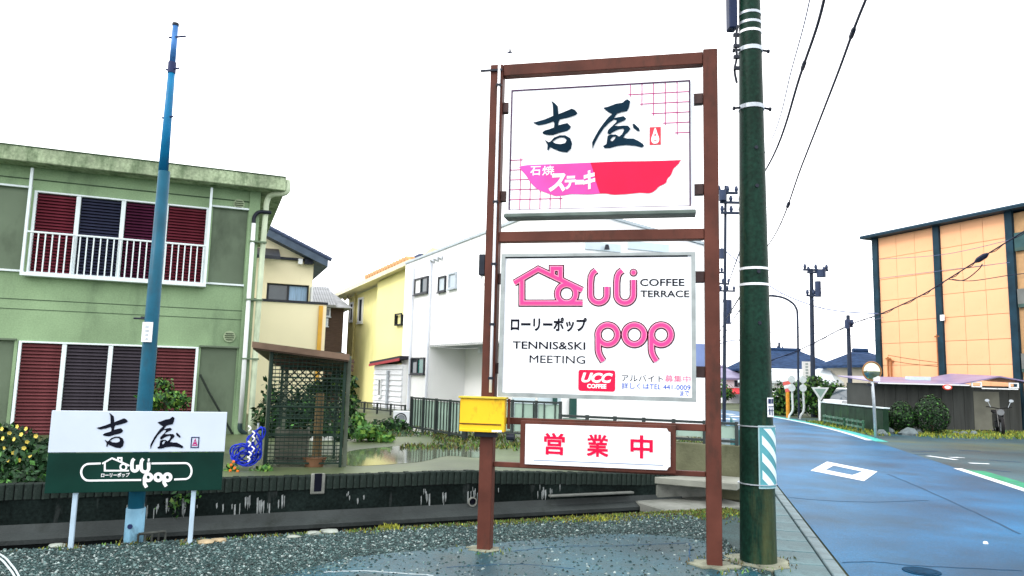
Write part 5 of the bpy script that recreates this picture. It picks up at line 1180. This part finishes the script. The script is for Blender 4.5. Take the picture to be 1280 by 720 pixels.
# lot-edge hedge wall with pale cap
HW = Plane((13.25, 31.8), math.degrees(math.atan2(12.35 - 13.25, 25.2 - 31.8)) % 360)
s = thing('boundary_wall', 'dark green boundary wall with a pale cap right of the road', 'wall', HW)
hw = M('wall_dark_green', (.010, .035, .018), .7, .4, 2, dirt=((.02, .06, .02), .4, 2, 1))
m = MB(); m.box(-1.2, 6.4, .35, .5, -.05, .84); part('wall_body', m, hw, s)
for i in range(8): m = MB(); m.box(-1.18 + i * .95, -1.18 + i * .95 + .93, .32, .35, .02, .80); part('wall_panel', m, hw, s)
for i in range(4): m = MB(); m.box(-1.25 + i * 1.92, -1.25 + i * 1.92 + 1.90, .28, .56, .842, .885); part('cap', m, M('cap_pale', (.52, .60, .62), .5, .2, 3), s, .008)
for i, (lb, u0, u1) in enumerate((('low dark green guard rail nearest the mirror pole', 4.2, 6.0), ('low dark green guard rail left of the other one', 1.2, 3.9))):
    s = thing('guard_rail', lb, 'guard rail', HW, 'low guard rails along the road')
    for z in (.18, .36): m = MB(); m.box(u0, u1, -.25, -.21, z - .035, z + .035); part('rail', m, M('rail_green', (.035, .11, .065), .5, .3, 5, dirt=((.4, .45, .42), .25, 5, 1)), s)
    for k in range(4): u = u0 + .06 + (u1 - u0 - .12) * k / 3; m = MB(); m.box(u - .03, u + .03, -.21, -.15, -.05, .42); part('post', m, M('rail_green', (1, 1, 1)), s)

# car parked behind the wall
p = gy(1082, 512, 33.5); s = thing('parked_car', 'pale car parked behind the boundary wall, only its roof and windows showing', 'car', loc=(p.x, p.y, 0), rz=rad(8))
carm = M('car_white', (.62, .66, .70), .25, .04, 3, spec=.5)
m = MB(); m.prism([(-1.7, .35), (1.7, .35), (1.75, .7), (1.55, .9), (.9, .95), (-1.6, .98), (-1.75, .7)], -.75, .75); part('body', m, carm, s, .03)
m = MB(); m.prism([(-1.35, .96), (1.0, .94), (.45, 1.42), (-1.0, 1.46)], -.66, .66); cb_ = part('cabin', m, glass, s, .02)
m = MB(); m.prism([(-1.02, 1.44), (.47, 1.40), (.40, 1.48), (-.9, 1.51)], -.68, .68); part('roof', m, carm, s, .02)
for x in (-1.1, 1.1):
    for y in (-.72, .72): m = MB(); m.cyl((x, y - .09, .3), (x, y + .09, .3), .3, 18); part('wheel', m, tyre, s)

# hedge trees by the road
def tree_at(label, px, py, Y, blobs, wts, mats, size=.10, group=None, r=.06, name='roadside_tree'):
    c = gy(px, py, Y); return plant(name, label, 'tree' if 'tree' in name else 'bush', (c.x, c.y, 0), [(gy(x, y, Y + dy), R, n) for x, y, dy, R, n in blobs], mats, wts, size, group, r)
tree_at('dark leafy tree by the road behind the bent white guard pipes', 978, 520, 40, [(978, 496, 0, (.95, .8, .8), 900), (966, 506, .5, (.8, .8, .6), 560), (990, 508, -.3, (.6, .7, .5), 460), (976, 518, 0, (.8, .8, .28), 400)], [4, 2, 1], [LD, LM, LL], group='leafy trees beside the far road')
tree_at('dark leafy tree around the wooden pole behind the triangle sign', 1020, 520, 38, [(1015, 479, 0, (.6, .6, .45), 480), (1006, 490, 0, (.95, .8, .65), 800), (1030, 493, .3, (.85, .8, .7), 800), (1020, 508, 0, (.9, .9, .42), 560), (1045, 487, .3, (.4, .5, .4), 260), (1042, 502, 0, (.5, .6, .5), 330)], [4, 2, 1], [LD, LM, LL], group='leafy trees beside the far road')
tree_at('bright feathery shrub between the wooden pole and the mirror', 1080, 515, 36, [(1080, 491, 0, (.5, .5, .45), 420), (1070, 499, 0, (.55, .5, .4), 420), (1092, 497, 0, (.4, .5, .4), 300), (1055, 503, 0, (.5, .5, .3), 300)], [1, 3, 2], [LD, LM, LL], name='feathery_bush')
tree_at('small dark tree at the far left between sign post and utility pole', 906, 500, 58, [(904, 488, 0, (.8, .8, .8), 420), (910, 493, 0, (.6, .6, .5), 260)], [3, 2, 1], [LD, LM, LL], group='leafy trees beside the far road')

# ================================================================ FAR HOUSES
rtile = M('blue_roof', (.020, .042, .095), .7, .4, 2, stretch=(1, 1, 6), spec=.03); wpl = M('pale_wall', (.74, .77, .80), .8, .06, .5)
def far_house(name, label, px0, px1, pye, pyr, Y, yaw, depth, wallm_, roofm, hip=.0, wins=(), ov=.5, cat='house'):
    c0 = gy(px0, pye, Y); P = Plane((c0.x, c0.y), yaw); s = thing(name, label, cat, P)
    u1, ze = P.uz(px1, pye); ze = (c0.z + ze) / 2; zr = P.uz((px0 + px1) / 2, pyr, depth / 2)[1]
    m = MB(); m.box(0, u1, 0, depth, -.1, ze); part('wall', m, wallm_, s)
    h = (u1) * hip
    vs = [(-ov, -ov, ze - .05), (u1 + ov, -ov, ze - .05), (u1 + ov, depth + ov, ze - .05), (-ov, depth + ov, ze - .05), (h, depth / 2, zr), (u1 - h, depth / 2, zr)]
    vs += [(x, y, z + .16) for x, y, z in vs]
    m = MB(); m.add(vs, [(6, 7, 11, 10), (8, 9, 10, 11), (7, 8, 11), (9, 6, 10), (0, 1, 5, 4), (2, 3, 4, 5), (1, 2, 5), (3, 0, 4), (0, 1, 7, 6), (1, 2, 8, 7), (2, 3, 9, 8), (3, 0, 6, 9)])
    rf = part('roof', m, roofm, s)
    m = MB(); m.tube([(h - .1, depth / 2, zr + .2), (u1 - h + .1, depth / 2, zr + .2)], .16, 8); part('ridge', m, roofm, rf)
    if hip < .05:
        for x in (0.02, u1 - .02):
            m = MB(); m.prism([(0, ze - .05), (depth, ze - .05), (depth / 2, zr)], x - .02, x + .02, plane='yz'); part('gable', m, wallm_, s)
    for wpx in wins: window(P, s, wpx, fw=.10, frame=dkf, gl=glass)
    return s, P
far_house('tiled_house', 'far house with a wide blue tiled hip roof behind the roadside trees', 966, 1048, 463, 441, 58, 82, 7.5, M('grey_wall', (.16, .19, .25), .8, .2, 1), rtile, .22, ((972, 466, 984, 474), (1000, 466, 1012, 474)))
s, P = far_house('white_warehouse', 'long low white building with a flat roof below the blue tiled house', 968, 1046, 479, 468, 50, 84, 5, wpl, M('pale_roof', (.60, .66, .70), .5, .1, 1), .15, ((1024, 490, 1034, 500),), .3, 'building')
far_house('white_gabled_house', 'white gabled building with thin blue roof edges left of the mirror', 1046, 1102, 481, 459, 49, 80, 5, wpl, M('pale_roof', (1, 1, 1)), .30, ((1066, 486, 1074, 498),), .25)
far_house('dark_gabled_house', 'small house with a dark gable roof just left of the peach block', 1084, 1122, 459, 443, 46, 86, 5, M('tan_wall', (.52, .48, .40), .8, .1, 1), rtile, .3, (), .6)
s, P = far_house('corner_house', 'small white house with a red canopy seen between the sign post and the pole', 903, 932, 474, 462, 62, 84, 6, wpl, M('lilac_roof', (.20, .18, .28), .5, .2, 1), .28, ((918, 476, 922, 483), (923, 476, 926, 483)), .4)
u0, z0 = P.uz(907, 487, -1); u1 = P.uz(930, 487, -1)[0]; m = MB(); m.add([(u, y, z) for u in (u0, u1) for y, z in ((-1.2, z0 - .25), (-1.2, z0 - .35), (0, z0 + .15), (0, z0 + .05))], [(0, 1, 3, 2), (4, 6, 7, 5), (0, 2, 6, 4), (1, 5, 7, 3), (0, 4, 5, 1), (2, 3, 7, 6)]); part('canopy', m, M('red_canopy', (.62, .06, .07), .5), s)
far_house('low_house', 'low pale house at the road bend glimpsed left of the roadside trees', 940, 972, 487, 478, 64, 80, 6, wpl, M('pale_roof', (1, 1, 1)), .2, (), .3)

# ================================================================ STREET FURNITURE FAR RIGHT
def bent_pipe(lb, px, Y):
    b = gz(px, 524); p = gy(px, 524, b.y); s = Vector((p.x, p.y, 0)); k = b.y / 924; m = MB()
    m.tube(spline([(-9 * k * .55, 0, -.05), (-4 * k, 0, .16), (0, 0, .42), (0, 0, 1.0), (-.02, 0, 2.0)], 5), .07, 10); m.box(-.28, .2, -.10, -.07, 1.55, 2.05)
    t = thing('guard_pipe', lb, 'guard pipe', None, 'bent white guard pipes with plates', loc=s)
    m1 = MB(); m1.tube(spline([(-9 * k * .55, 0, -.05), (-4 * k, 0, .16), (0, 0, .42), (0, 0, 1.0), (-.02, 0, 2.0)], 5), .05, 10); part('pipe', m1, M('pipe_grey', (.50, .54, .54), .5, .15, 4), t, smooth=True)
    for z in (1.85, 1.45): m1 = MB(); m1.prism([(a - .05, z + b_) for a, b_ in arc(0, 0, .17, 0, 360, 16)[:-1]], -.11, -.08); part('plate', m1, M('plate_grey', (.50, .56, .56), .4, .2, 5), t)
bent_pipe('bent white guard pipe with round plates, left of the pair', 991, 34); bent_pipe('bent white guard pipe with round plates, right of the pair', 1005, 33)
p = gz(1025, 526); s = thing('triangle_sign', 'inverted triangular road sign on a white post seen by the hedge wall', 'road sign', loc=(p.x, p.y, 0))
k = p.y / 924; m = MB(); m.tube([(0, 0, -.05), (0, 0, 42 * k)], .06, 8); part('post', m, wf, s)
m = MB(); z = 41 * k; m.prism([(-.40, z), (.40, z), (0, z - .62)], -.12, -.08); k2 = part('plate', m, M('pipe_grey', (1, 1, 1)), s)
m = MB(); m.prism([(-.26, z - .07), (.26, z - .07), (0, z - .46)], -.128, -.12); part('plate_field', m, M('sign_grey_green', (.20, .30, .26), .5), k2)
p = gz(989, 523); p2 = gy(989, 490, p.y); s = thing('marker_post', 'orange post topped by a red and white roadside marker', 'marker post', loc=(p.x, p.y + .4, 0))
m = MB(); m.cyl((0, 0, -.05), (0, 0, p2.z), .085, 10); part('post', m, M('orange_post', (.62, .26, .03), .5, .2, 4), s)
for i in range(4): m = MB(); zz = p2.z + .02 + i * .16; m.obox((.05 - .05 * i, -.02, zz + .08), (.16, 0, .04), (0, .04, 0), (-.02, 0, .085)); part('stripe', m, M('marker_red', (.70, .14, .12), .5) if i % 2 == 0 else wf, s)
p = gy(1008, 475, 40); s = thing('banner_sign', 'narrow white vertical sign standing above the roadside trees', 'sign', loc=(p.x, p.y, 0))
z1 = gy(1008, 452, 40).z; m = MB(); m.cyl((0, 0, -.05), (0, 0, z1), .05, 8); part('post', m, STEEL, s)
m = MB(); m.box(-.24, .24, -.09, -.05, z1 - 1.0, z1); k = part('board', m, wf, s)
for i in range(5): m = MB(); m.box(-.07, .07, -.10, -.09, z1 - .18 - i * .16, z1 - .08 - i * .16); part('board_mark', m, M('mark_grey', (.3, .36, .36), .6), k)

# ================================================================ FAR POLES, LAMP, WIRES
polem2 = M('far_pole', (.022, .032, .055), .6, .3, 2)
insm = M('insulator', (.03, .045, .09), .4)
def far_pole(label, px0, py0, Y, r, arms, boxes=(), top=None):
    """pole at the base pixel column and depth; arms = (py, left px, right px)"""
    t = gy(px0, py0, Y); bx = gy(top if top else px0, 525, Y)
    s = thing('power_pole', label, 'pole', loc=(bx.x, bx.y, 0)); dx = t.x - bx.x
    m = MB(); m.tube([(0, 0, -.1), (dx * .5, 0, t.z * .5), (dx, 0, t.z)], [r, r * .9, r * .75], 10); part('shaft', m, polem2, s)
    for py, a, b in arms:
        A = gy(a, py, Y); B = gy(b, py, Y); z = (A.z + B.z) / 2; ya = -.12
        m = MB(); m.box(A.x - bx.x, B.x - bx.x, ya - .05, ya + .05, z - .05, z + .05); k = part('crossarm', m, polem2, s)
        nI = 3
        for i in range(nI):
            x = A.x - bx.x + (B.x - A.x) * (i + .15) / (nI - .7); m = MB(); m.tube([(x, ya, z + .05), (x, ya, z + .16), (x, ya, z + .30)], [.05, .09, .05], 8); part('insulator', m, insm, k)
    for px, py, w_, h in boxes:
        c = gy(px, py, Y); m = MB(); m.tube([(c.x - bx.x, -.25, c.z - h / 2), (c.x - bx.x, -.25, c.z + h / 2)], w_ / 2, 12); part('transformer', m, insm, s)
    return s
far_pole('tall power pole with three crossarms seen between sign post and utility pole', 907, 232, 31, .075, ((242, 896, 921), (254, 899, 926), (267, 900, 926)), ((901, 246, .3, .45),), 905)
far_pole('farther power pole with staggered crossarms beside the right sign post', 898, 300, 44, .09, ((341, 897, 906), (355, 895, 911), (364, 899, 918)), ((908, 384, .5, .8), (907, 398, .45, .7), (901, 318, .3, .6)), 897)
far_pole('dark power pole with crossarms and transformer behind the roadside trees', 1014, 336, 38, .125, ((338, 1003, 1034), (341, 1008, 1030), (370, 1007, 1025)), ((1024, 343, .45, .35), (1020, 362, .3, .8)), 1017)
far_pole('short dark wooden pole right of the crossarm pole', 1060, 394, 33, .105, ((408, 1056, 1064),), ((1056, 407, .22, .3),), 1064)
far_pole('small distant power pole above the blue tiled house', 974, 428, 82, .16, ((436, 971, 978), (441, 970, 978)), (), 974)
p = gy(999, 522, 36); s = thing('street_lamp', 'slender street lamp with a long curved arm beside the road', 'street lamp', loc=(p.x, p.y, 0))
L_ = [gy(x, y, 36) - p for x, y in ((999, 527), (998, 480), (997, 400), (995, 384), (988, 376), (978, 371), (966, 369), (955, 369))]
m = MB(); m.tube(spline([tuple(q) for q in L_], 4), .055, 8); part('mast', m, polem2, s, smooth=True)
q = gy(950, 370, 36) - p; m = MB(); m.obox(q, (.32, 0, 0), (0, .12, 0), (0, 0, .06)); part('lamp_head', m, STEEL, s, .03)
q = gy(998, 441, 36) - p
wm = M('cable_black', (.012, .018, .040), .5); wg = M('cable_grey', (.36, .40, .50), .6); wv = M('cable_slate', (.10, .13, .24), .6)
def cable(label, pts, r, mat=wm, n=8, blobs=(), twist=False):
    P = spline([tuple(p) for p in pts], n); s = thing('power_line', label, 'cable', None, 'overhead power and telephone lines', loc=P[0]); o = Vector(P[0])
    m = MB(); m.tube([Vector(p) - o for p in P], r, 6); part('wire', m, mat, s, smooth=True)
    if twist:
        Q = [Vector(p) - o + Vector((.02 * sin(i * 1.1), 0, .035 * cos(i * 1.1) - .03)) for i, p in enumerate(P)]; m = MB(); m.tube(Q, r * .6, 5); part('wire', m, mat, s, smooth=True)
    for t, rr, l in blobs:
        i = int(t * (len(P) - 2)); a = Vector(P[i]) - o; d = (Vector(P[i + 1]) - Vector(P[i])).normalized(); m = MB(); m.tube([a - d * l / 2, a - d * l / 4, a + d * l / 4, a + d * l / 2], [rr * .5, rr, rr, rr * .5], 8); part('splice_box', m, wm, s)
    return s
far = lambda x, y: gy(x, y, 44)
K1 = [gz(1200, -260, 6.4), gz(1082, 0, 6.4), gz(1044, 100, 6.35), gz(1003, 205, 6.4), gz(966, 298, 6.5), gy(925, 350, 40)]
cable('thick overhead cable with two splices running from top right down behind the pole', K1, .020, wm, 8, ((.30, .035, .35), (.72, .05, .7)))
cable('dark overhead cable passing nearest the utility pole top', [gz(1060, -200, 7.4), gz(1030, 0, 7.4), gz(1000, 95, 7.35), gz(966, 196, 7.4), gy(926, 262, 30)], .026, wm, 8, ((.5, .04, .5),))
cable('thin overhead cable leftmost of the three beside the utility pole', [gz(1035, -150, 8.0), gz(1012, 0, 8.0), gz(990, 85, 7.95), gz(964, 176, 8), gy(926, 242, 31)], .012, wv)
cable('sagging cable from the far poles to the corner of the peach block', [gy(902, 310, 44), gy(963, 358, 41), gy(1010, 380, 39), gy(1050, 389, 37), gy(1098, 392, 35.5)], .030, wv)
cable('twisted cable with a black splice box crossing the peach block', [gy(950, 455, 36), gy(1000, 437, 35), gy(1060, 407, 33), gy(1104, 391, 30), gy(1150, 370, 28.5), gy(1180, 352, 27.5), gy(1215, 330, 26), gy(1240, 314, 25), gy(1290, 283, 23)], .024, wm, 10, ((.83, .10, .62),), True)
cable('loose looped telephone wire hanging under the splice box', [gy(1185, 349, 27.3), gy(1205, 350, 26.6), gy(1222, 338, 26), gy(1228, 330, 25.8)], .018, wm)
cable('thin wire running level across the peach block panels', [gy(1190, 349, 27), gy(1215, 351, 26.5), gy(1262, 344, 25), gy(1290, 341, 24.4)], .014, wm)
for lb, P in (('faint grey wire highest in the sky on the right', [gy(940, 262, 46), gy(1100, 232, 40), gy(1300, 165, 33)]), ('faint grey wire second highest in the sky on the right', [gy(940, 272, 46), gy(1120, 240, 40), gy(1300, 178, 33)]),
              ('pale wire level with the crossarm of the far dark pole', [gy(930, 329, 50), gy(1015, 326, 46), gy(1110, 324, 42)]), ('pale sagging wire crossing just below the far crossarm', [gy(930, 372, 50), gy(1018, 362, 42), gy(1110, 343, 40)]),
              ('pale wire from the far pole lower arm to the peach block', [gy(940, 420, 46), gy(1010, 408, 42), gy(1062, 408, 38), gy(1104, 414, 37)]), ('pale wire low above the blue tiled house', [gy(930, 440, 60), gy(1010, 418, 52), gy(1064, 420, 46), gy(1104, 428, 42)])):
    cable(lb, P, .016, wg if 'faint' in lb else wv)
for lb, P in (('faint grey wire third highest in the sky on the right', [gy(940, 285, 46), gy(1120, 250, 40), gy(1300, 190, 33)]), ('pale wire just above the far lamp arm, running to the peach block', [gy(930, 350, 48), gy(1015, 340, 42), gy(1110, 318, 38)]),
              ('pale wire sagging between the dark pole and wooden pole', [gy(1014, 372, 38), gy(1040, 396, 36), gy(1060, 400, 33)]), ('pale wire behind the wooden pole rising to the peach block', [gy(1062, 412, 33), gy(1085, 402, 34), gy(1104, 397, 35)]), ('faint wire low over the white gabled building', [gy(1014, 430, 50), gy(1064, 440, 48), gy(1104, 446, 46)]),
              ('thin level wire high on the peach block panels', [gy(1100, 324, 33), gy(1180, 318, 30), gy(1262, 300, 26)]), ('second thin level wire on the peach block panels', [gy(1100, 348, 33), gy(1180, 338, 30), gy(1262, 328, 26)])):
    cable(lb, P, .011, wv)
cable('slanting dark wire left of the utility pole under the crossarms', [gy(930, 300, 16), gy(912, 350, 30), gy(901, 385, 44)], .020, wv)
cable('second slanting wire left of the utility pole near the far transformer', [gy(932, 360, 16), gy(912, 392, 30), gy(898, 418, 44)], .024, wm)
cable('lowest slanting wire between the right sign post and the utility pole', [gy(932, 377, 16), gy(915, 402, 30), gy(898, 430, 44)], .018, wv)
cable('level dark wire across the gap left of the utility pole', [gy(895, 432, 44), gy(912, 426, 40), gy(935, 425, 36)], .028, wv)
for lb, pts in (('thin brown wire level on the peach block above the shed', [gy(1108, 450, 34), gy(1140, 455, 33), gy(1172, 458, 32)]), ('thin brown wire slanting between two conduits on the peach block', [gy(1110, 444, 34), gy(1140, 449, 33), gy(1171, 453, 32)])):
    cable(lb, pts, .016, M('wire_brown', (.25, .10, .04), .6))

# bird high over the sign frame
p = gy(637, 66, 30); s = thing('bird', 'small dark bird flying above the brown sign frame', 'bird', loc=p, rz=rad(20))
bd = M('bird_dark', (.02, .03, .07), .7)
m = MB(); m.tube(spline([(-.13, 0, -.03), (-.06, 0, 0), (.02, 0, .02), (.09, 0, .04), (.13, 0, .045)], 3), [.006, .012, .020, .028, .036, .040, .038, .034, .030, .032, .026, .012, .004], 8); part('body', m, bd, s, smooth=True)
for sy in (-1, 1): m = MB(); m.add([(.05, sy * .03, .03), (-.03, sy * .03, .02), (-.06, sy * .12, .09), (-.10, sy * .20, .10), (.0, sy * .14, .10)], [(0, 1, 2, 4), (4, 2, 3)]); part('wing', m, bd, s)

# ================================================================ GROUND COVER
rnd = random.Random(11)
nx = [(a.x, a.y) for a in (gz(0, 700), gz(0, 690), gz(250, 676), gz(430, 663), gz(560, 658))]
def in_wet(x, y):
    ins = False; n = len(wet)
    for i in range(n):
        x0, y0 = wet[i][:2]; x1, y1 = wet[i - 1][:2]
        if (y0 > y) != (y1 > y) and x < (x1 - x0) * (y - y0) / (y1 - y0) + x0: ins = not ins
    return ins
m = MB(); cnt = 0
OCT = [(0, 2, 4), (2, 1, 4), (1, 3, 4), (3, 0, 4), (2, 0, 5), (1, 2, 5), (3, 1, 5), (0, 3, 5)]
while cnt < 46000:
    x = rnd.uniform(-4.9, 2.2); y = rnd.uniform(4.6, 9.2); lu, lw = WALL_PL.loc((x, y))
    if lw > -D1 - .02 or abs(x / y) > .76: continue
    iw = in_wet(x + rnd.gauss(0, .16), y + rnd.gauss(0, .12) + .12 * sin(x * 3.1))
    edge = max(0, 1 - (-lw - D1) / .55)
    pkeep = (.10 + .40 * edge) if iw else (1.0 if x < -.5 else .75)
    if rnd.random() > pkeep: continue
    cnt += 1; r = rnd.choice((.005, .006, .008, .010, .014)) * rnd.uniform(.8, 1.2); a = rnd.uniform(0, 6.3); sx, sy, sz = r * rnd.uniform(.8, 1.4), r * rnd.uniform(.7, 1.1), r * rnd.uniform(.5, .9)
    ca, sa = cos(a), sin(a); z = sz * .45; tx, ty = rnd.uniform(-.4, .4), rnd.uniform(-.4, .4)
    vs = [(x + ca * sx, y + sa * sx, z + tx * sz), (x - ca * sx, y - sa * sx, z - tx * sz), (x - sa * sy, y + ca * sy, z + ty * sz), (x + sa * sy, y - ca * sy, z - ty * sz), (x + tx * r * .4, y, z + sz), (x, y, z - sz)]
    m.add(vs, OCT, 0 if rnd.random() < .66 else (1 if rnd.random() < .75 else 2))
g1 = M('gravel_dark', (.015, .038, .037), .55, .5, 20, island=.5, spec=.25); g2 = M('gravel_mid', (.075, .125, .122), .5, .4, 20, island=.4, spec=.25); g3 = M('gravel_pale', (.22, .27, .26), .5, .3, 20, island=.4, spec=.25)
o = struct('gravel', m, [g1, g2, g3], 'stuff'); 
def blades(name, spots, mats, weights, seed, hmin, hmax, wd=.006, z=0.0):
    rn = random.Random(seed); m = MB()
    for x, y, zz in spots:
        h = rn.uniform(hmin, hmax); a = rn.uniform(0, 6.3); lx, ly = rn.uniform(-.6, .6) * h, rn.uniform(-.6, .6) * h; dx, dy = cos(a) * wd, sin(a) * wd
        m.add([(x - dx, y - dy, zz), (x + dx, y + dy, zz), (x + dx * .6 + lx * .4, y + dy * .6 + ly * .4, zz + h * .6), (x + lx, y + ly, zz + h)], [(0, 1, 2, 3)], rn.choices(range(len(mats)), weights)[0])
    return struct(name, m, mats, 'stuff')
WB = M('weed_brown', (.10, .075, .035), .8, .3, 5); LG = leafm('grass_green', (.08, .17, .035)); LO = leafm('moss_olive', (.13, .15, .03), .4)
sp = []
for u0, u1, n, wy in ((1.1, 3.0, 900, .07), (.1, 1.0, 160, .06), (4.0, 5.2, 700, .05), (5.1, 5.9, 900, .3), (3.0, 4.0, 160, .05), (-3, .2, 120, .05)):
    for _ in range(n):
        p = WALL_PL.w(rnd.uniform(u0, u1), -D1 - .05 - abs(rnd.gauss(0, wy)), 0); sp.append((p.x, p.y, 0))
for _ in range(1800):
    u = rnd.uniform(2.6, 5.9); p = WALL_PL.w(u, -D1 - .03 - abs(rnd.gauss(0, .10 + .05 * (u - 2.6))), 0); sp.append((p.x, p.y, 0))
blades('lot_edge_moss', sp, [LO, LG, LY, M('weed_brown', (1, 1, 1))], [4, 3, 1, 3], 3, .010, .035, .010)
sp = []
for bx, by, rr, n in ((lp.x, lp.y, .20, 34), (rp.x, rp.y, .24, 40), (pb.x, pb.y, .30, 70), (s1.x, s1.y, .07, 30), (s2.x, s2.y, .07, 30), (bp.x, bp.y + .12, .12, 45)):
    for _ in range(n):
        a = rnd.uniform(0, 6.28); q = rr * rnd.uniform(.8, 1.35); sp.append((bx + q * cos(a), by + q * sin(a), 0))
blades('added_base_weeds', sp, [LG, LO, WB], [2, 3, 3], 9, .015, .05, .008)  # weeds added round the bases to stand in for contact shadow
sp = []
for _ in range(260):
    p = gz(742 + rnd.gauss(0, 22), 650 + rnd.gauss(0, 1.2)); sp.append((p.x, p.y, 0))
for _ in range(140): p = gz(488 + rnd.gauss(0, 7), 661 + rnd.gauss(0, 1.5)); sp.append((p.x, p.y, 0))
blades('yellow_moss', sp, [LY], [1], 4, .012, .05, .010)
sp = []
for _ in range(5200):
    x = rnd.uniform(540, 900); y = 541 + 12 * rnd.random() ** .8 + rnd.gauss(0, 3) + (8 if x > 640 else 0); p = gz(x, y, YARD)
    if p.y < 40: sp.append((p.x, p.y, YARD))
for _ in range(900): p = gz(rnd.uniform(430, 560), rnd.uniform(528, 546), YARD); sp.append((p.x, p.y, YARD))
for _ in range(500): p = gz(rnd.uniform(500, 640), rnd.uniform(556, 562), YARD); sp.append((p.x, p.y, YARD))
blades('yard_weeds', sp, [LG, LO, M('weed_brown', (.10, .075, .035), .8, .3, 5), LD], [2, 3, 2, 2], 5, .015, .065, .016)
sp = []
for _ in range(5200):
    u = rnd.uniform(-.6, 6.6); p = BS.w(u, rnd.uniform(-2.3, -.1) if rnd.random() < .75 else rnd.uniform(-3.6, -.6), 0); sp.append((p.x, p.y, 0))
for _ in range(1100): p = HW.w(rnd.uniform(-1, 7.4), rnd.uniform(-.45, .25), 0); sp.append((p.x, p.y, 0))
blades('verge_grass', sp, [LY, LO, LG], [3, 2, 2], 6, .04, .13, .022)
# flat verge stones and litter by the lot edge
for i, (px, py, r, lb) in enumerate(((258, 679, .055, 'tan stone at the lot edge right of the small sign leg'), (274, 677, .05, 'brownish flat stone beside the tan stone at the lot edge'), (392, 668, .05, 'flat pale stone in the moss at the lot edge'), (412, 666, .06, 'larger pale stone at the ditch edge, in the moss'), (367, 672, .04, 'small pale stone in the gravel near the moss'), (72, 684, .05, 'pale stone left of the small sign at the lot edge'), (437, 716, .0, ''))):
    if not r: continue
    p = gz(px, py); rn = random.Random(i); m = MB(); m.tube([(0, 0, -.01), (0, 0, r * .25), (0, 0, r * .5), (0, 0, r * .6)], [r * 1.2, r * 1.3, r, r * .3], 9); m.v = [(x * rn.uniform(.8, 1.5), y * rn.uniform(.7, 1.1), z) for x, y, z in m.v]
    solo('edge_stone', m, M('edge_stone_tan', (.30, .24, .15), .8, .3, 9) if i < 2 else M('edge_stone_grey', (.24, .27, .24), .8, .3, 9), lb, 'stone', group='stones along the lot edge', loc=(p.x, p.y, 0))
# white rope lying at the bottom left corner
m = MB()
for k in (0, 1): m.tube(spline([(gz(x - 4 * k, y + 3 * k).x, gz(x - 4 * k, y + 3 * k).y, .012) for x, y in ((-6, 692), (6, 699), (14, 708), (20, 716), (26, 728))], 5), .008, 6)
solo('white_rope', m, M('rope_white', (.42, .48, .50), .7, .1, 20), 'pair of thin white rope strands curving over the gravel at the bottom left', 'rope')
# manhole cover and a road stud
p = gz(1152, 715); m = MB(); m.prism(arc(0, 0, .15, 0, 360, 24)[:-1], .004, .010, plane='xy'); m.prism(arc(0, 0, .115, 0, 360, 24)[:-1], .010, .013, plane='xy')
solo('manhole_cover', m, M('cast_iron', (.004, .030, .065), .7, .3, 20, spec=.03), 'dark round manhole cover low on the right of the road', 'manhole cover', loc=(p.x, p.y, 0))
p = gz(1232, 680); m = MB(); m.tube([(0, 0, .004), (0, 0, .02), (0, 0, .026)], [.024, .02, .012], 12)
solo('road_stud', m, wf, 'small white stud on the road at the right', 'road stud', loc=(p.x, p.y, 0))
